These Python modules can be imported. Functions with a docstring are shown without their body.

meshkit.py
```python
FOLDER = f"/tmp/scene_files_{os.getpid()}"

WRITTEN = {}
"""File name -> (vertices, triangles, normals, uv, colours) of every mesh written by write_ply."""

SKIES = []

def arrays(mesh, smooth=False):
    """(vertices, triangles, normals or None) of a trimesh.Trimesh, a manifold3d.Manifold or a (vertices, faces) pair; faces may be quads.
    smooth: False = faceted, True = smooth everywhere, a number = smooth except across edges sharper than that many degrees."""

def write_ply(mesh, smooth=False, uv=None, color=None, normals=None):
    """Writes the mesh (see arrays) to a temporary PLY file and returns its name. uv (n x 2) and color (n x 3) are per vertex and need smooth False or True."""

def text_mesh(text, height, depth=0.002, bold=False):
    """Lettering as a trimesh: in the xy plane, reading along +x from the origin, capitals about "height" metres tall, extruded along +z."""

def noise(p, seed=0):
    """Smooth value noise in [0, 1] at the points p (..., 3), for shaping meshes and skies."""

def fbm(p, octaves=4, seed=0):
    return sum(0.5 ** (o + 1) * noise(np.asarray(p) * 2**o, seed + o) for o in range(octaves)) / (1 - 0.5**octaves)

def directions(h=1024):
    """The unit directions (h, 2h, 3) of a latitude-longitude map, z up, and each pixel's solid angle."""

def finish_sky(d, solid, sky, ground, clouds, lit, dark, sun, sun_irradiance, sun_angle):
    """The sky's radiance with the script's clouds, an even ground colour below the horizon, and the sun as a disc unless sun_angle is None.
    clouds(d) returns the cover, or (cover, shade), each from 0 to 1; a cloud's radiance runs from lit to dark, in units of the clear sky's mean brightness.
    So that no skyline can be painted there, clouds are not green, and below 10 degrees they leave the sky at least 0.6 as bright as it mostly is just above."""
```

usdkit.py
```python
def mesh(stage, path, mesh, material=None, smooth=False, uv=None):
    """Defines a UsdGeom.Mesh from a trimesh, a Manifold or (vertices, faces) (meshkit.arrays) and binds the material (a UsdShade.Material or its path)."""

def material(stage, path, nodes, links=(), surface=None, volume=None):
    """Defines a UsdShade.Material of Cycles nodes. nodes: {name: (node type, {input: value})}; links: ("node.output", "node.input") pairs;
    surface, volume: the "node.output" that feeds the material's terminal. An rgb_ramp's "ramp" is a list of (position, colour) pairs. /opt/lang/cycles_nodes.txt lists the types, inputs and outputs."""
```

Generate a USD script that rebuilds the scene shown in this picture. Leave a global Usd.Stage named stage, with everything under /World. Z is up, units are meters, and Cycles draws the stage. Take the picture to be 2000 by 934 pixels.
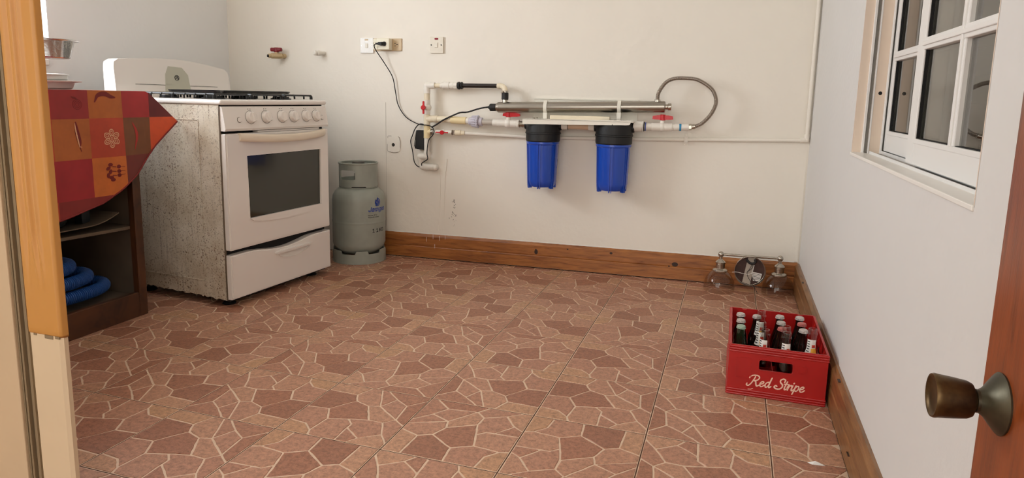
import math, random
import numpy as np, trimesh, usdkit, meshkit
from shapely.geometry import Polygon, LineString, Point, box as sbox
from shapely.ops import unary_union
from shapely import affinity
from pxr import Usd, UsdGeom, UsdLux, UsdShade, Gf, Sdf, Vt

random.seed(7); RNG = np.random.default_rng(7)
stage = Usd.Stage.CreateInMemory()
UsdGeom.SetStageUpAxis(stage, 'Z'); UsdGeom.SetStageMetersPerUnit(stage, 1.0)
UsdGeom.Xform.Define(stage, '/World'); UsdGeom.Scope.Define(stage, '/World/Looks')

# ---------------------------------------------------------------- camera
YAW, PITCH, ROLL, FPX, CY = -0.3117, 0.159, 0.0218, 1327.4, 402.3
CAM = np.array([0.8487, -1.8541, 0.946])
cam = UsdGeom.Camera.Define(stage, '/World/camera')
fw = np.array([math.sin(YAW) * math.cos(PITCH), math.cos(YAW) * math.cos(PITCH), -math.sin(PITCH)])
rt = np.array([math.cos(YAW), -math.sin(YAW), 0.0]); up = np.cross(rt, fw)
r2 = rt * math.cos(ROLL) + up * math.sin(ROLL); u2 = -rt * math.sin(ROLL) + up * math.cos(ROLL)
m = Gf.Matrix4d(*r2, 0, *u2, 0, *(-fw), 0, *CAM, 1)
cam.AddTransformOp().Set(m)
cam.CreateHorizontalApertureAttr(36.0); cam.CreateVerticalApertureAttr(36.0 * 934 / 2000)
cam.CreateFocalLengthAttr(FPX / 2000 * 36)
cam.CreateVerticalApertureOffsetAttr((CY - 467) / 2000 * 36)
cam.CreateClippingRangeAttr((0.05, 200.0))
EXPOSURE = 0.12
cam.CreateExposureAttr(EXPOSURE)

# ---------------------------------------------------------------- light
sky = UsdLux.DomeLight.Define(stage, '/World/sky')
sky.CreateIntensityAttr(0.8); sky.CreateColorAttr(Gf.Vec3f(1.0, 0.96, 0.90))

def rect_light(name, pos, target, w, h, power, color):
    l = UsdLux.RectLight.Define(stage, '/World/' + name)
    l.CreateWidthAttr(w); l.CreateHeightAttr(h); l.CreateIntensityAttr(power); l.CreateColorAttr(Gf.Vec3f(*color))
    mm = Gf.Matrix4d().SetLookAt(Gf.Vec3d(*pos), Gf.Vec3d(*target), Gf.Vec3d(0, 0, 1)).GetInverse()
    l.AddTransformOp().Set(mm)
    return l
# daylight that falls through the left window, and an added fill lamp beside the camera, with no window there
rect_light('window_daylight', (-2.30, 0.0, 1.62), (0.0, 0.35, 0.9), 1.0, 1.0, 15.0, (0.91, 0.96, 1.0))
rect_light('added_hall_fill', (1.40, -2.75, 1.6), (-1.5, 0.8, 0.8), 1.2, 1.2, 6.2, (1.0, 0.95, 0.87))  # unseen fill, added to brighten left wall, cooker front and cloth

# ---------------------------------------------------------------- colours and materials
def lin(c):
    if isinstance(c, str):
        c = [int(c[i:i + 2], 16) / 255 for i in (1, 3, 5)]
        return tuple(x / 12.92 if x <= .04045 else ((x + .055) / 1.055) ** 2.4 for x in c)
    return tuple(c)

MATS = {}
def pm(name, color, rough=.5, metal=0.0, var=0.0, vscale=8.0, stretch=(1, 1, 1), color2=None, bump=0.0, bscale=60.0, spec=.5, coat=0.0, world=False, **extra):
    if name in MATS: return MATS[name]
    c = lin(color); nodes = {'p': ('principled_bsdf', {'base_color': c, 'roughness': rough, 'metallic': metal, 'specular_ior_level': spec, 'coat_weight': coat, **extra})}; links = []
    if var or color2 or bump:
        nodes['tc'] = ('geometry', {}) if world else ('texture_coordinate', {})
        src = 'tc.position' if world else 'tc.object'
        nodes['mp'] = ('mapping', {'scale': stretch}); links.append((src, 'mp.vector'))
    if var or color2:
        d = lin(color2) if color2 else tuple(x * (1 - var) for x in c)
        nodes['n'] = ('noise_texture', {'scale': vscale, 'detail': 5.0, 'roughness': .6})
        nodes['r'] = ('rgb_ramp', {'ramp': [(0.32, d), (0.68, c)]})
        links += [('mp.vector', 'n.vector'), ('n.fac', 'r.fac'), ('r.color', 'p.base_color')]
    if bump:
        nodes['bn'] = ('noise_texture', {'scale': bscale, 'detail': 4.0})
        nodes['b'] = ('bump', {'strength': min(1.0, bump), 'distance': 0.002})
        links += [('mp.vector', 'bn.vector'), ('bn.fac', 'b.height'), ('b.normal', 'p.normal')]
    MATS[name] = usdkit.material(stage, '/World/Looks/' + name, nodes, links, surface='p.BSDF')
    return MATS[name]

def wood(name, dark, light, stretch, rough=.4, scale=9.0, coat=.2, world=False):
    nodes = {'tc': ('geometry', {}) if world else ('texture_coordinate', {}), 'mp': ('mapping', {'scale': stretch}),
             'n': ('noise_texture', {'scale': scale, 'detail': 6.0, 'roughness': .65, 'distortion': .6}),
             'r': ('rgb_ramp', {'ramp': [(0.3, lin(dark)), (0.5, tuple(np.array(lin(dark)) * .45 + np.array(lin(light)) * .55)), (0.72, lin(light))]}),
             'n2': ('noise_texture', {'scale': scale * 6, 'detail': 3.0}), 'b': ('bump', {'strength': .25, 'distance': .001}),
             'p': ('principled_bsdf', {'roughness': rough, 'coat_weight': coat, 'coat_roughness': .25})}
    links = [('tc.position' if world else 'tc.object', 'mp.vector'), ('mp.vector', 'n.vector'), ('n.fac', 'r.fac'), ('r.color', 'p.base_color'),
             ('mp.vector', 'n2.vector'), ('n2.fac', 'b.height'), ('b.normal', 'p.normal')]
    return usdkit.material(stage, '/World/Looks/' + name, nodes, links, surface='p.BSDF')

def thin_glass(name, color=(1, 1, 1), ior=1.5, rough=0.0, tint=(1, 1, 1)):
    return usdkit.material(stage, '/World/Looks/' + name, {
        'ge': ('geometry', {}), 'io': ('mix_float', {'a': ior, 'b': 1 / ior}), 'f': ('fresnel', {'IOR': ior}), 't': ('transparent_bsdf', {'color': color}), 'g': ('glossy_bsdf', {'color': tint, 'roughness': rough}),
        'm': ('mix_closure', {})}, [('ge.backfacing', 'io.fac'), ('io.result', 'f.IOR'), ('f.fac', 'm.fac'), ('t.BSDF', 'm.closure1'), ('g.BSDF', 'm.closure2')], surface='m.closure')

M = {}
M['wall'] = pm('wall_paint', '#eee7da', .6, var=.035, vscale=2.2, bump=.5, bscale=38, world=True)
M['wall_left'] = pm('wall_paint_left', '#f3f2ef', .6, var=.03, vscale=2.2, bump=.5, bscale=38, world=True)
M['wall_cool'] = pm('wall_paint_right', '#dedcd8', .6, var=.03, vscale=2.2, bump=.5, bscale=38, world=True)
M['crack'] = pm('ridge_shade_grey', '#b0a494', .8)  # shadow tone for the line along the plaster ridge
M['ceiling'] = pm('ceiling_paint', '#f7f5f0', .8)
M['trim_white'] = pm('trim_white', '#ece8e0', .35)
M['alu_white'] = pm('white_aluminium', '#e9e7e3', .32)
M['plaster_pink'] = pm('reveal_paint', '#e6d3c0', .6, bump=.3, bscale=40, world=True)
M['grey_groove'] = pm('track_grey', '#8d877e', .5)
M['enamel'] = pm('white_enamel', '#f1eae2', .22, coat=.3)
M['enamel_cream'] = pm('handle_cream', '#f0e2cc', .35)
M['enamel_side'] = pm('badge_panel', '#c5c3b0', .3)
M['black_gloss'] = pm('black_gloss', '#0b0b0b', .22)
M['black'] = pm('black_matte', '#0d0d0d', .55)
M['black_iron'] = pm('cast_iron', '#0c0c0d', .42)
M['black_rubber'] = pm('black_rubber', '#161514', .6)
M['dark_gap'] = pm('dark_cavity', '#0a0908', .8)
M['grey_print'] = pm('grey_print', '#6f6a62', .5)
M['seam_grey'] = pm('seam_grey', '#8d8880', .5)
M['cyl'] = pm('cylinder_paint', '#a0a498', .38, var=.12, vscale=14, bump=.15, bscale=50)
M['cyl_dark'] = pm('cylinder_valve', '#55524c', .5, metal=.5)
M['blue_print'] = pm('blue_print', '#163c94', .5)
M['black_print'] = pm('black_print', '#25252a', .6)
M['pvc'] = pm('pvc_cream', '#e9dcc0', .38, var=.06, vscale=30)
M['pvc_yellow'] = pm('pvc_yellow', '#ead6a6', .4)
M['pvc_white'] = pm('pvc_white', '#ece6da', .35, var=.05, vscale=40)
M['pvc_pink'] = pm('pvc_pinkish', '#ddbf9f', .4)
M['pvc_grey'] = pm('pvc_grey', '#b9afa2', .35)
M['pvc_lilac'] = pm('pvc_lilac', '#c9c4ce', .35)
M['pipe_black'] = pm('pipe_black', '#241b18', .35)
M['red_plastic'] = pm('red_plastic', '#c41420', .32)
M['dark_red'] = pm('dark_red_plastic', '#7d1420', .4)
M['brass'] = pm('brass', '#cdb68e', .42, metal=.35)
M['steel'] = pm('stainless_steel', '#aaa59b', .27, metal=1.0, var=.15, vscale=3, stretch=(1, 30, 30))
M['steel_dark'] = pm('hose_steel', '#a79c90', .3, metal=1.0)
M['chrome'] = pm('satin_chrome', '#b9b2a6', .22, metal=1.0)
M['bracket'] = pm('bracket_white', '#e8e3d5', .4)
M['tape_blue'] = pm('tape_blue', '#1e86b4', .5)
M['filter_blue'] = pm('filter_blue', '#1a49b2', .25, coat=.3)
M['plate_white'] = pm('plate_white', '#eceae4', .3)
M['plate_cream'] = pm('plate_cream', '#e4dccb', .35)
M['outlet_tan'] = pm('outlet_tan', '#cdb48e', .4)
M['adaptor'] = pm('adaptor_ivory', '#e9e1c8', .4)
M['lamp_red'] = pm('neon_red', '#8a1a2a', .3)
M['crate'] = pm('crate_red', '#b31613', .36, var=.18, vscale=9, bump=.15, bscale=30)
M['crate_print'] = pm('crate_print', '#f0c9b4', .5)
M['cap_silver'] = pm('cap_silver', '#c9beb8', .35, metal=.4)
M['cap_red'] = pm('cap_red', '#b5605a', .4)
M['cap_green'] = pm('cap_green', '#9fb3a0', .35, metal=.3)
M['label_white'] = pm('label_white', '#e8e4dc', .5)
M['label_yellow'] = pm('label_yellow', '#f0b23a', .5)
M['label_red'] = pm('label_red', '#c8402c', .5)
M['wire_white'] = pm('wire_white', '#e6e2da', .5)
M['cardboard'] = pm('label_beige', '#b0a394', .6)
M['antique_brass'] = pm('antique_brass', '#6b5433', .40, metal=.8, color2='#3a2a1c', vscale=26)
M['brass_green'] = pm('aged_rosette', '#5d5746', .38, metal=.75, color2='#3d3a2e', vscale=20)
M['casing_orange'] = pm('casing_orange', '#bf8743', .45, var=.05, vscale=3, bump=.12, bscale=140)
M['casing_cream'] = pm('casing_cream', '#cdb799', .42, var=.05, vscale=5, bump=.15, bscale=60)
M['panel_cream'] = pm('panel_cream', '#c2a98a', .5, var=.06, vscale=6, bump=.15, bscale=60)
M['groove_brown'] = pm('groove_brown', '#7d6a50', .6)
M['hose_blue'] = pm('hose_blue', '#24549a', .42)
M['foil'] = pm('foil', '#c9c6c2', .22, metal=1.0, bump=.8, bscale=55)
M['tub_plastic'] = pm('tub_plastic', '#e3e1dc', .3)
M['dark_item'] = pm('dark_ware', '#23282b', .4)
M['hardboard'] = pm('hardboard', '#6f5f4d', .7, var=.15, vscale=12)
M['cab_inner'] = pm('cabinet_inner', '#7d7061', .75, var=.25, vscale=6)
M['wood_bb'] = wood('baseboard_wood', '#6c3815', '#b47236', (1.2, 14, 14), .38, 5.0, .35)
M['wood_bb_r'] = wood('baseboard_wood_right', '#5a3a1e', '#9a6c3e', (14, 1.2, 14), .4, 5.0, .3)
M['knot'] = pm('knot_dark', '#2c1509', .5)
M['wood_cab'] = wood('cabinet_wood', '#331c0d', '#5f3618', (10, 1.2, 1.2), .5, 6.0, .1)
M['wood_door'] = wood('door_wood', '#5f280d', '#9c4a1b', (10, 10, 1.0), .34, 5.0, .35)
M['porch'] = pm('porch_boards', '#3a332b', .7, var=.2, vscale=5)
M['pane_dark'] = thin_glass('window_glass', (.55, .55, .53), 1.6)
M['pane_clear'] = thin_glass('window_glass_clear', (.97, .98, 1.0))
M['shade_glass'] = thin_glass('lamp_glass', (.90, .87, .84), 1.35)
M['oven_glass'] = pm('oven_glass', '#35352c', .07, spec=.6)
def bottle_glass(name, color):
    return usdkit.material(stage, '/World/Looks/' + name, {'p': ('principled_bsdf', {'base_color': lin(color), 'roughness': .04, 'ior': 1.5, 'transmission_weight': .9})}, [], surface='p.BSDF')
M['glass_clear'] = thin_glass('bottle_clear', (.93, .93, .92), 1.45, .02)
M['glass_brown'] = pm('bottle_brown', '#150a06', .06, spec=.7, coat=.5)
M['glass_green'] = pm('bottle_green', '#0b2413', .06, spec=.7, coat=.5)

# rust-speckled side panel
M['rust'] = usdkit.material(stage, '/World/Looks/rusty_enamel', {
    'tc': ('geometry', {}),
    'v': ('noise_texture', {'scale': 125.0, 'detail': 4.0, 'roughness': .75}), 'vr': ('rgb_ramp', {'ramp': [(.555, (0, 0, 0)), (.60, (1, 1, 1))]}),
    'c': ('noise_texture', {'scale': 7.0, 'detail': 5.0, 'roughness': .7}), 'cr': ('rgb_ramp', {'ramp': [(.38, (.25, .25, .25)), (.62, (1, 1, 1))]}),
    'm1': ('math', {'math_type': 'multiply'}),
    'mp': ('mapping', {'scale': (45, 45, 1.6)}), 's': ('noise_texture', {'scale': 1.6, 'detail': 5.0, 'roughness': .7}), 'sr': ('rgb_ramp', {'ramp': [(.56, (0, 0, 0)), (.66, (.9, .9, .9))]}),
    'v2': ('noise_texture', {'scale': 260.0, 'detail': 2.0}), 'v2r': ('rgb_ramp', {'ramp': [(.45, (0, 0, 0)), (.58, (1, 1, 1))]}),
    'm2': ('math', {'math_type': 'multiply'}), 'mx': ('math', {'math_type': 'maximum'}),
    'b1': ('rgb_ramp', {'ramp': [(.3, lin('#b5a389')), (.5, lin('#d2c7b3')), (.72, lin('#e6decf'))]}), 'b2': ('noise_texture', {'scale': 4.0, 'detail': 6.0, 'roughness': .7}),
    'rc': ('rgb_ramp', {'ramp': [(.35, lin('#2e1a0b')), (.7, lin('#7d4c20'))]}), 'rn': ('noise_texture', {'scale': 40.0}),
    'mix': ('mix', {}), 'p': ('principled_bsdf', {'roughness': .6})},
    [('tc.position', 'v.vector'), ('v.fac', 'vr.fac'), ('tc.position', 'c.vector'), ('c.fac', 'cr.fac'), ('vr.color', 'm1.value1'), ('cr.color', 'm1.value2'),
     ('tc.position', 'mp.vector'), ('mp.vector', 's.vector'), ('s.fac', 'sr.fac'), ('tc.position', 'v2.vector'), ('v2.fac', 'v2r.fac'), ('sr.color', 'm2.value1'), ('v2r.color', 'm2.value2'),
     ('m1.value', 'mx.value1'), ('m2.value', 'mx.value2'), ('tc.position', 'b2.vector'), ('b2.fac', 'b1.fac'), ('tc.position', 'rn.vector'), ('rn.fac', 'rc.fac'),
     ('mx.value', 'mix.fac'), ('b1.color', 'mix.color1'), ('rc.color', 'mix.color2'), ('mix.color', 'p.base_color')], surface='p.BSDF')

# stones moulded on the floor tiles: 'tone' runs from dark to light
STONE_RAMP = [(0.0, lin('#98674f')), (.2, lin('#a06d54')), (.5, lin('#af7f66')), (.75, lin('#b7896c')), (1.0, lin('#b68a67'))]
M['stone'] = usdkit.material(stage, '/World/Looks/tile_stone', {
    'a': ('attribute', {'attribute': 'tone'}), 'r': ('rgb_ramp', {'ramp': STONE_RAMP}), 'tc': ('geometry', {}),
    'n': ('noise_texture', {'scale': 70.0, 'detail': 9.0, 'roughness': .88, 'distortion': .3}), 'nr': ('rgb_ramp', {'ramp': [(.39, (.60, .57, .54)), (.5, (1, 1, 1)), (.61, (1.32, 1.30, 1.28))]}),
    'm': ('mix', {'mix_type': 'multiply', 'fac': 1.0}), 'n2': ('noise_texture', {'scale': 160.0, 'detail': 4.0}), 'b': ('bump', {'strength': .35, 'distance': .0012}),
    'p': ('principled_bsdf', {'roughness': .42})},
    [('a.fac', 'r.fac'), ('tc.position', 'n.vector'), ('n.fac', 'nr.fac'), ('r.color', 'm.color1'), ('nr.color', 'm.color2'), ('m.color', 'p.base_color'),
     ('tc.position', 'n2.vector'), ('n2.fac', 'b.height'), ('b.normal', 'p.normal')], surface='p.BSDF')
M['joint'] = pm('tile_joint', '#dfc1a5', .55, var=.12, vscale=60, world=True)
M['grout'] = pm('grout_dark', '#5a3722', .8, var=.3, vscale=20, world=True)
# printed cloth: colours per vertex are the cloth's own print
M['cloth'] = usdkit.material(stage, '/World/Looks/printed_cloth', {
    'a': ('attribute', {'attribute': 'print'}), 'tc': ('geometry', {}), 'n': ('noise_texture', {'scale': 9.0, 'detail': 6.0, 'roughness': .7}),
    'nr': ('rgb_ramp', {'ramp': [(.3, (.82, .80, .78)), (.7, (1.1, 1.1, 1.1))]}), 'm': ('mix', {'mix_type': 'multiply', 'fac': 1.0}),
    'p': ('principled_bsdf', {'roughness': .55, 'sheen_weight': .15})},
    [('tc.position', 'n.vector'), ('n.fac', 'nr.fac'), ('a.color', 'm.color1'), ('nr.color', 'm.color2'), ('m.color', 'p.base_color')], surface='p.BSDF')
M['cloth_cream'] = pm('cloth_print_cream', '#e9b38c', .6)
M['cloth_dark'] = pm('cloth_print_dark', '#7a1d18', .6)
M['cloth_hem'] = pm('cloth_hem', '#7e1c16', .6)
M['cloth_red'] = pm('cloth_print_red', '#b3312a', .6)

# ---------------------------------------------------------------- scene helpers
COUNT = {}
def numbered(path):
    n = COUNT.get(path, 0); COUNT[path] = n + 1
    return path if n == 0 else '%s_%03d' % (path, n)

def tag(o, label=None, cat=None, group=None, kind=None):
    p = o.GetPrim() if hasattr(o, 'GetPrim') else o
    for k, v in (('label', label), ('category', cat), ('group', group), ('kind', kind)):
        if v: p.SetCustomDataByKey(k, v)
    return p

class Thing:
    """An Xform under /World; parts are given in the thing's own frame (or shifted from a shared frame by 'anchor')."""
    def __init__(self, name, label, cat, loc=(0, 0, 0), rz=0.0, group=None, kind=None, anchor=(0, 0, 0)):
        self.path = numbered('/World/' + name); self.anchor = np.array(anchor, float)
        x = UsdGeom.Xform.Define(stage, self.path); x.AddTranslateOp().Set(Gf.Vec3d(*map(float, loc)))
        if rz: x.AddRotateZOp().Set(float(rz))
        self.prim = tag(x, label, cat, group, kind)
    def part(self, name, mesh, mat, parent=None, smooth=32, label=None, kind=None):
        mesh = cat(mesh); mesh = mesh.copy(); mesh.apply_translation(-self.anchor)
        p = numbered((parent or self.path) + '/' + name)
        o = usdkit.mesh(stage, p, mesh, M[mat] if isinstance(mat, str) else mat, smooth=smooth)
        if label or kind: tag(o, label, None, None, kind)
        return p

def solid(name, mesh, mat, label, catg, group=None, kind=None, smooth=32, loc=None):
    """a thing that is one mesh; its origin at the mesh's base"""
    mesh = cat(mesh).copy()
    p = numbered('/World/' + name)
    b = mesh.bounds; c = np.array([(b[0, 0] + b[1, 0]) / 2, (b[0, 1] + b[1, 1]) / 2, b[0, 2]])
    mesh.apply_translation(-c)
    o = usdkit.mesh(stage, p, mesh, M[mat], smooth=smooth); UsdGeom.Xformable(o).AddTranslateOp().Set(Gf.Vec3d(*map(float, c)))
    tag(o, label, catg, group, kind); return p

def struct(name, mesh, mat, label=None, smooth=False, parent=None):
    p = numbered((parent or '/World') + '/' + name)
    o = usdkit.mesh(stage, p, cat(mesh), M[mat], smooth=smooth)
    if not parent: tag(o, label, {'wall': 'wall', 'ceil': 'ceiling', 'base': 'baseboard', 'trim': 'trim'}.get(name[:4], name.split('_')[0]), None, 'structure')
    return p

# ---------------------------------------------------------------- geometry helpers
def cat(m):
    return trimesh.util.concatenate(list(m)) if isinstance(m, (list, tuple)) else m
def tr(m, *v):
    m = m.copy(); m.apply_translation(v if len(v) == 3 else v[0]); return m
def rot(m, ang, axis, pt=(0, 0, 0)):
    m = m.copy(); m.apply_transform(trimesh.transformations.rotation_matrix(math.radians(ang), axis, pt)); return m
def bx(x0, x1, y0, y1, z0, z1, c=0.0):
    """box between bounds, edges chamfered by c"""
    if c <= 0:
        b = trimesh.creation.box((x1 - x0, y1 - y0, z1 - z0)); b.apply_translation(((x0 + x1) / 2, (y0 + y1) / 2, (z0 + z1) / 2)); return b
    c = min(c, (x1 - x0) * .49, (y1 - y0) * .49, (z1 - z0) * .49); k = .42 * c
    pts = []
    for X, sx in ((x0, 1), (x1, -1)):
        for Y, sy in ((y0, 1), (y1, -1)):
            for Z, sz in ((z0, 1), (z1, -1)):
                for a, b, d in ((0, c, c), (c, 0, c), (c, c, 0), (k * .7, k * .7, c), (k * .7, c, k * .7), (c, k * .7, k * .7)):
                    pts.append((X + sx * a, Y + sy * b, Z + sz * d))
    return trimesh.convex.convex_hull(np.array(pts))
def hull(pts): return trimesh.convex.convex_hull(np.array(pts, float))
def align(m, p0, p1):
    p0, p1 = np.array(p0, float), np.array(p1, float); d = p1 - p0
    T = trimesh.geometry.align_vectors((0, 0, 1), d / np.linalg.norm(d)); m = m.copy(); m.apply_transform(T); m.apply_translation(p0); return m
def cyl(p0, p1, r, n=20, c=0.0):
    L = float(np.linalg.norm(np.array(p1, float) - np.array(p0, float)))
    if c > 0: return align(lathe([(0, 0), (r - c, 0), (r, c), (r, L - c), (r - c, L), (0, L)], n), p0, p1)
    return align(lathe([(0, 0), (r, 0), (r, L), (0, L)], n), p0, p1)
def cone(p0, p1, r0, r1, n=20):
    L = float(np.linalg.norm(np.array(p1, float) - np.array(p0, float)))
    return align(lathe([(0, 0), (r0, 0), (r1, L), (0, L)], n), p0, p1)
def lathe(profile, n=32):
    return trimesh.creation.revolve(np.array(profile, float), sections=n)
def sphere(p, r, s=2): return tr(trimesh.creation.icosphere(s, r), *p)
def spline(pts, per=8, closed=False):
    P = np.array(pts, float)
    if closed: Q = np.vstack([P[-1], P, P[0], P[1]])
    else: Q = np.vstack([2 * P[0] - P[1], P, 2 * P[-1] - P[-2]])
    out = []
    for i in range(1, len(Q) - 2):
        a, b, c, d = Q[i - 1:i + 3]
        for t in np.linspace(0, 1, per, endpoint=False):
            out.append(.5 * ((2 * b) + (c - a) * t + (2 * a - 5 * b + 4 * c - d) * t * t + (3 * b - a - 3 * c + d) * t ** 3))
    if not closed: out.append(P[-1])
    return np.array(out)
def tube(pts, r, n=12, closed=False, radii=None):
    P = np.array(pts, float); N = len(P)
    T = np.roll(P, -1, 0) - np.roll(P, 1, 0) if closed else np.gradient(P, axis=0)
    T /= np.linalg.norm(T, axis=1)[:, None] + 1e-12
    a = np.cross(T[0], (0, 0, 1) if abs(T[0][2]) < .9 else (1, 0, 0)); a /= np.linalg.norm(a); A = [a]
    for i in range(1, N):
        a = A[-1] - T[i] * (A[-1] @ T[i]); A.append(a / np.linalg.norm(a))
    A = np.array(A); B = np.cross(T, A); ang = np.arange(n) * 2 * np.pi / n
    R = np.full(N, r) if radii is None else np.asarray(radii, float)
    V = (P[:, None] + R[:, None, None] * (np.cos(ang)[None, :, None] * A[:, None] + np.sin(ang)[None, :, None] * B[:, None])).reshape(-1, 3)
    F = []; last = N if closed else N - 1
    for i in range(last):
        j = (i + 1) % N
        for k in range(n):
            l = (k + 1) % n; F += [(i * n + k, i * n + l, j * n + l), (i * n + k, j * n + l, j * n + k)]
    if not closed:
        V = np.vstack([V, P[0], P[-1]]); c0, c1 = len(V) - 2, len(V) - 1
        for k in range(n):
            l = (k + 1) % n; F += [(c0, l, k), (c1, (N - 1) * n + k, (N - 1) * n + l)]
    m = trimesh.Trimesh(V, F, process=False); m.fix_normals() if False else None
    return m
def prism(poly, d):
    """shapely polygon in xy, extruded along +z by d"""
    ps = getattr(poly, 'geoms', [poly])
    return cat([trimesh.creation.extrude_polygon(p, d, engine='earcut') for p in ps if p.area > 1e-10])
def to_xz(m):
    """xy-plane prism stood up: x stays, y becomes z, extrusion goes towards -y"""
    m = m.copy(); m.apply_transform(np.array([[1, 0, 0, 0], [0, 0, -1, 0], [0, 1, 0, 0], [0, 0, 0, 1.0]])); return m
def profile_x(poly, x0, x1):
    """polygon in (y,z) extruded along x"""
    m = prism(Polygon(poly), x1 - x0); m.apply_transform(np.array([[0, 0, 1, x0], [1, 0, 0, 0], [0, 1, 0, 0], [0, 0, 0, 1.0]])); return m
def profile_y(poly, y0, y1):
    """polygon in (x,z) extruded along y"""
    m = prism(Polygon(poly), y1 - y0); m.apply_transform(np.array([[1, 0, 0, 0], [0, 0, 1, y0], [0, 1, 0, 0], [0, 0, 0, 1.0]])); m.invert(); return m
def rrect(x0, x1, y0, y1, r): return sbox(x0 + r, y0 + r, x1 - r, y1 - r).buffer(r, quad_segs=5)

# ================================================================ THE ROOM
S = 0.335                                   # tile pitch; the tile grid is the world's x and y
TH = math.atan(.05); EU = np.array([math.cos(TH), math.sin(TH), 0]); EN = np.array([math.sin(TH), -math.cos(TH), 0])
WB = np.array([0, 5.18 * S, 0]) - EN * .02  # the back wall's face; u runs along it, v out of it into the room
TD = math.degrees(TH)
def W(u, z, v=0.0): return WB + EU * u + EN * v + np.array([0, 0, z])
XL, XR, YF, CH = -2.12, 1.21, -0.88, 2.45
YB_L = W(-2.12, 0)[1]; YB_R = W(1.208, 0)[1]

def wall_xf(m):
    """from wall coordinates (u, -v, z) to the world"""
    m = cat(m).copy(); m.apply_transform(trimesh.transformations.rotation_matrix(TH, (0, 0, 1))); m.apply_translation(WB); return m

struct('wall_back', wall_xf(bx(-2.35, 1.45, 0, .15, -.05, CH)), 'wall', 'cream painted back wall carrying the water filter pipework')
# a skim of plaster with a rounded lower corner, its left edge a fine vertical ridge
pl_poly = unary_union([rrect(-1.076, -.6, .147, .905, .028), sbox(-.7, .147, 1.205, .905), sbox(-1.076, .5, -.8, .905)])
pm_ = prism(pl_poly, .0045); pm_.vertices[:, 2] *= np.clip((.905 - pm_.vertices[:, 1]) / .25, 0, 1)
struct('plaster_skim', wall_xf(to_xz(pm_)), 'wall', parent='/World/wall_back')
chips = []
for q in range(46):
    if q < 34: t_ = RNG.random(); u_, z_ = -.675 + .07 * (.35 - t_ * .3) + RNG.normal(0, .012) + .02 * t_, .16 + .20 * t_ ** 1.2 + RNG.normal(0, .008)
    else: u_, z_ = -.80 + RNG.normal(0, .035), .185 + abs(RNG.normal(0, .03))
    a_ = .0015 + .0035 * RNG.random() ** 2
    chips.append(affinity.translate(affinity.rotate(affinity.scale(Point(0, 0).buffer(1, quad_segs=2), a_ * .55, a_ * 1.5), float(RNG.uniform(-40, 40))), u_, z_))
o_ = struct('paint_chips', wall_xf(tr(to_xz(prism(unary_union(chips), .0006)), 0, -.0036, 0)), 'seam_grey', parent='/World/wall_back')
ridge = [LineString(spline(p_, 6)).buffer(.0045) for p_ in ([(-.745, .53), (-.742, .46), (-.742, .33), (-.752, .17)], [(-.70, .585), (-.708, .52), (-.712, .46), (-.716, .30), (-.722, .17)])]
for r_ in ridge: struct('plaster_scar', wall_xf(tr(to_xz(prism(r_, .003)), 0, -.0030, 0)), 'wall', parent='/World/wall_back')
struct('hairline_crack', wall_xf(bx(-1.0785, -1.0765, -.0012, -.0001, .17, .90)), 'crack', parent='/World/wall_back')  # thin grey strip painting the shadow line of the plaster ridge
LW0, LW1 = (-0.55, .49), (1.07, 2.1)
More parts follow.
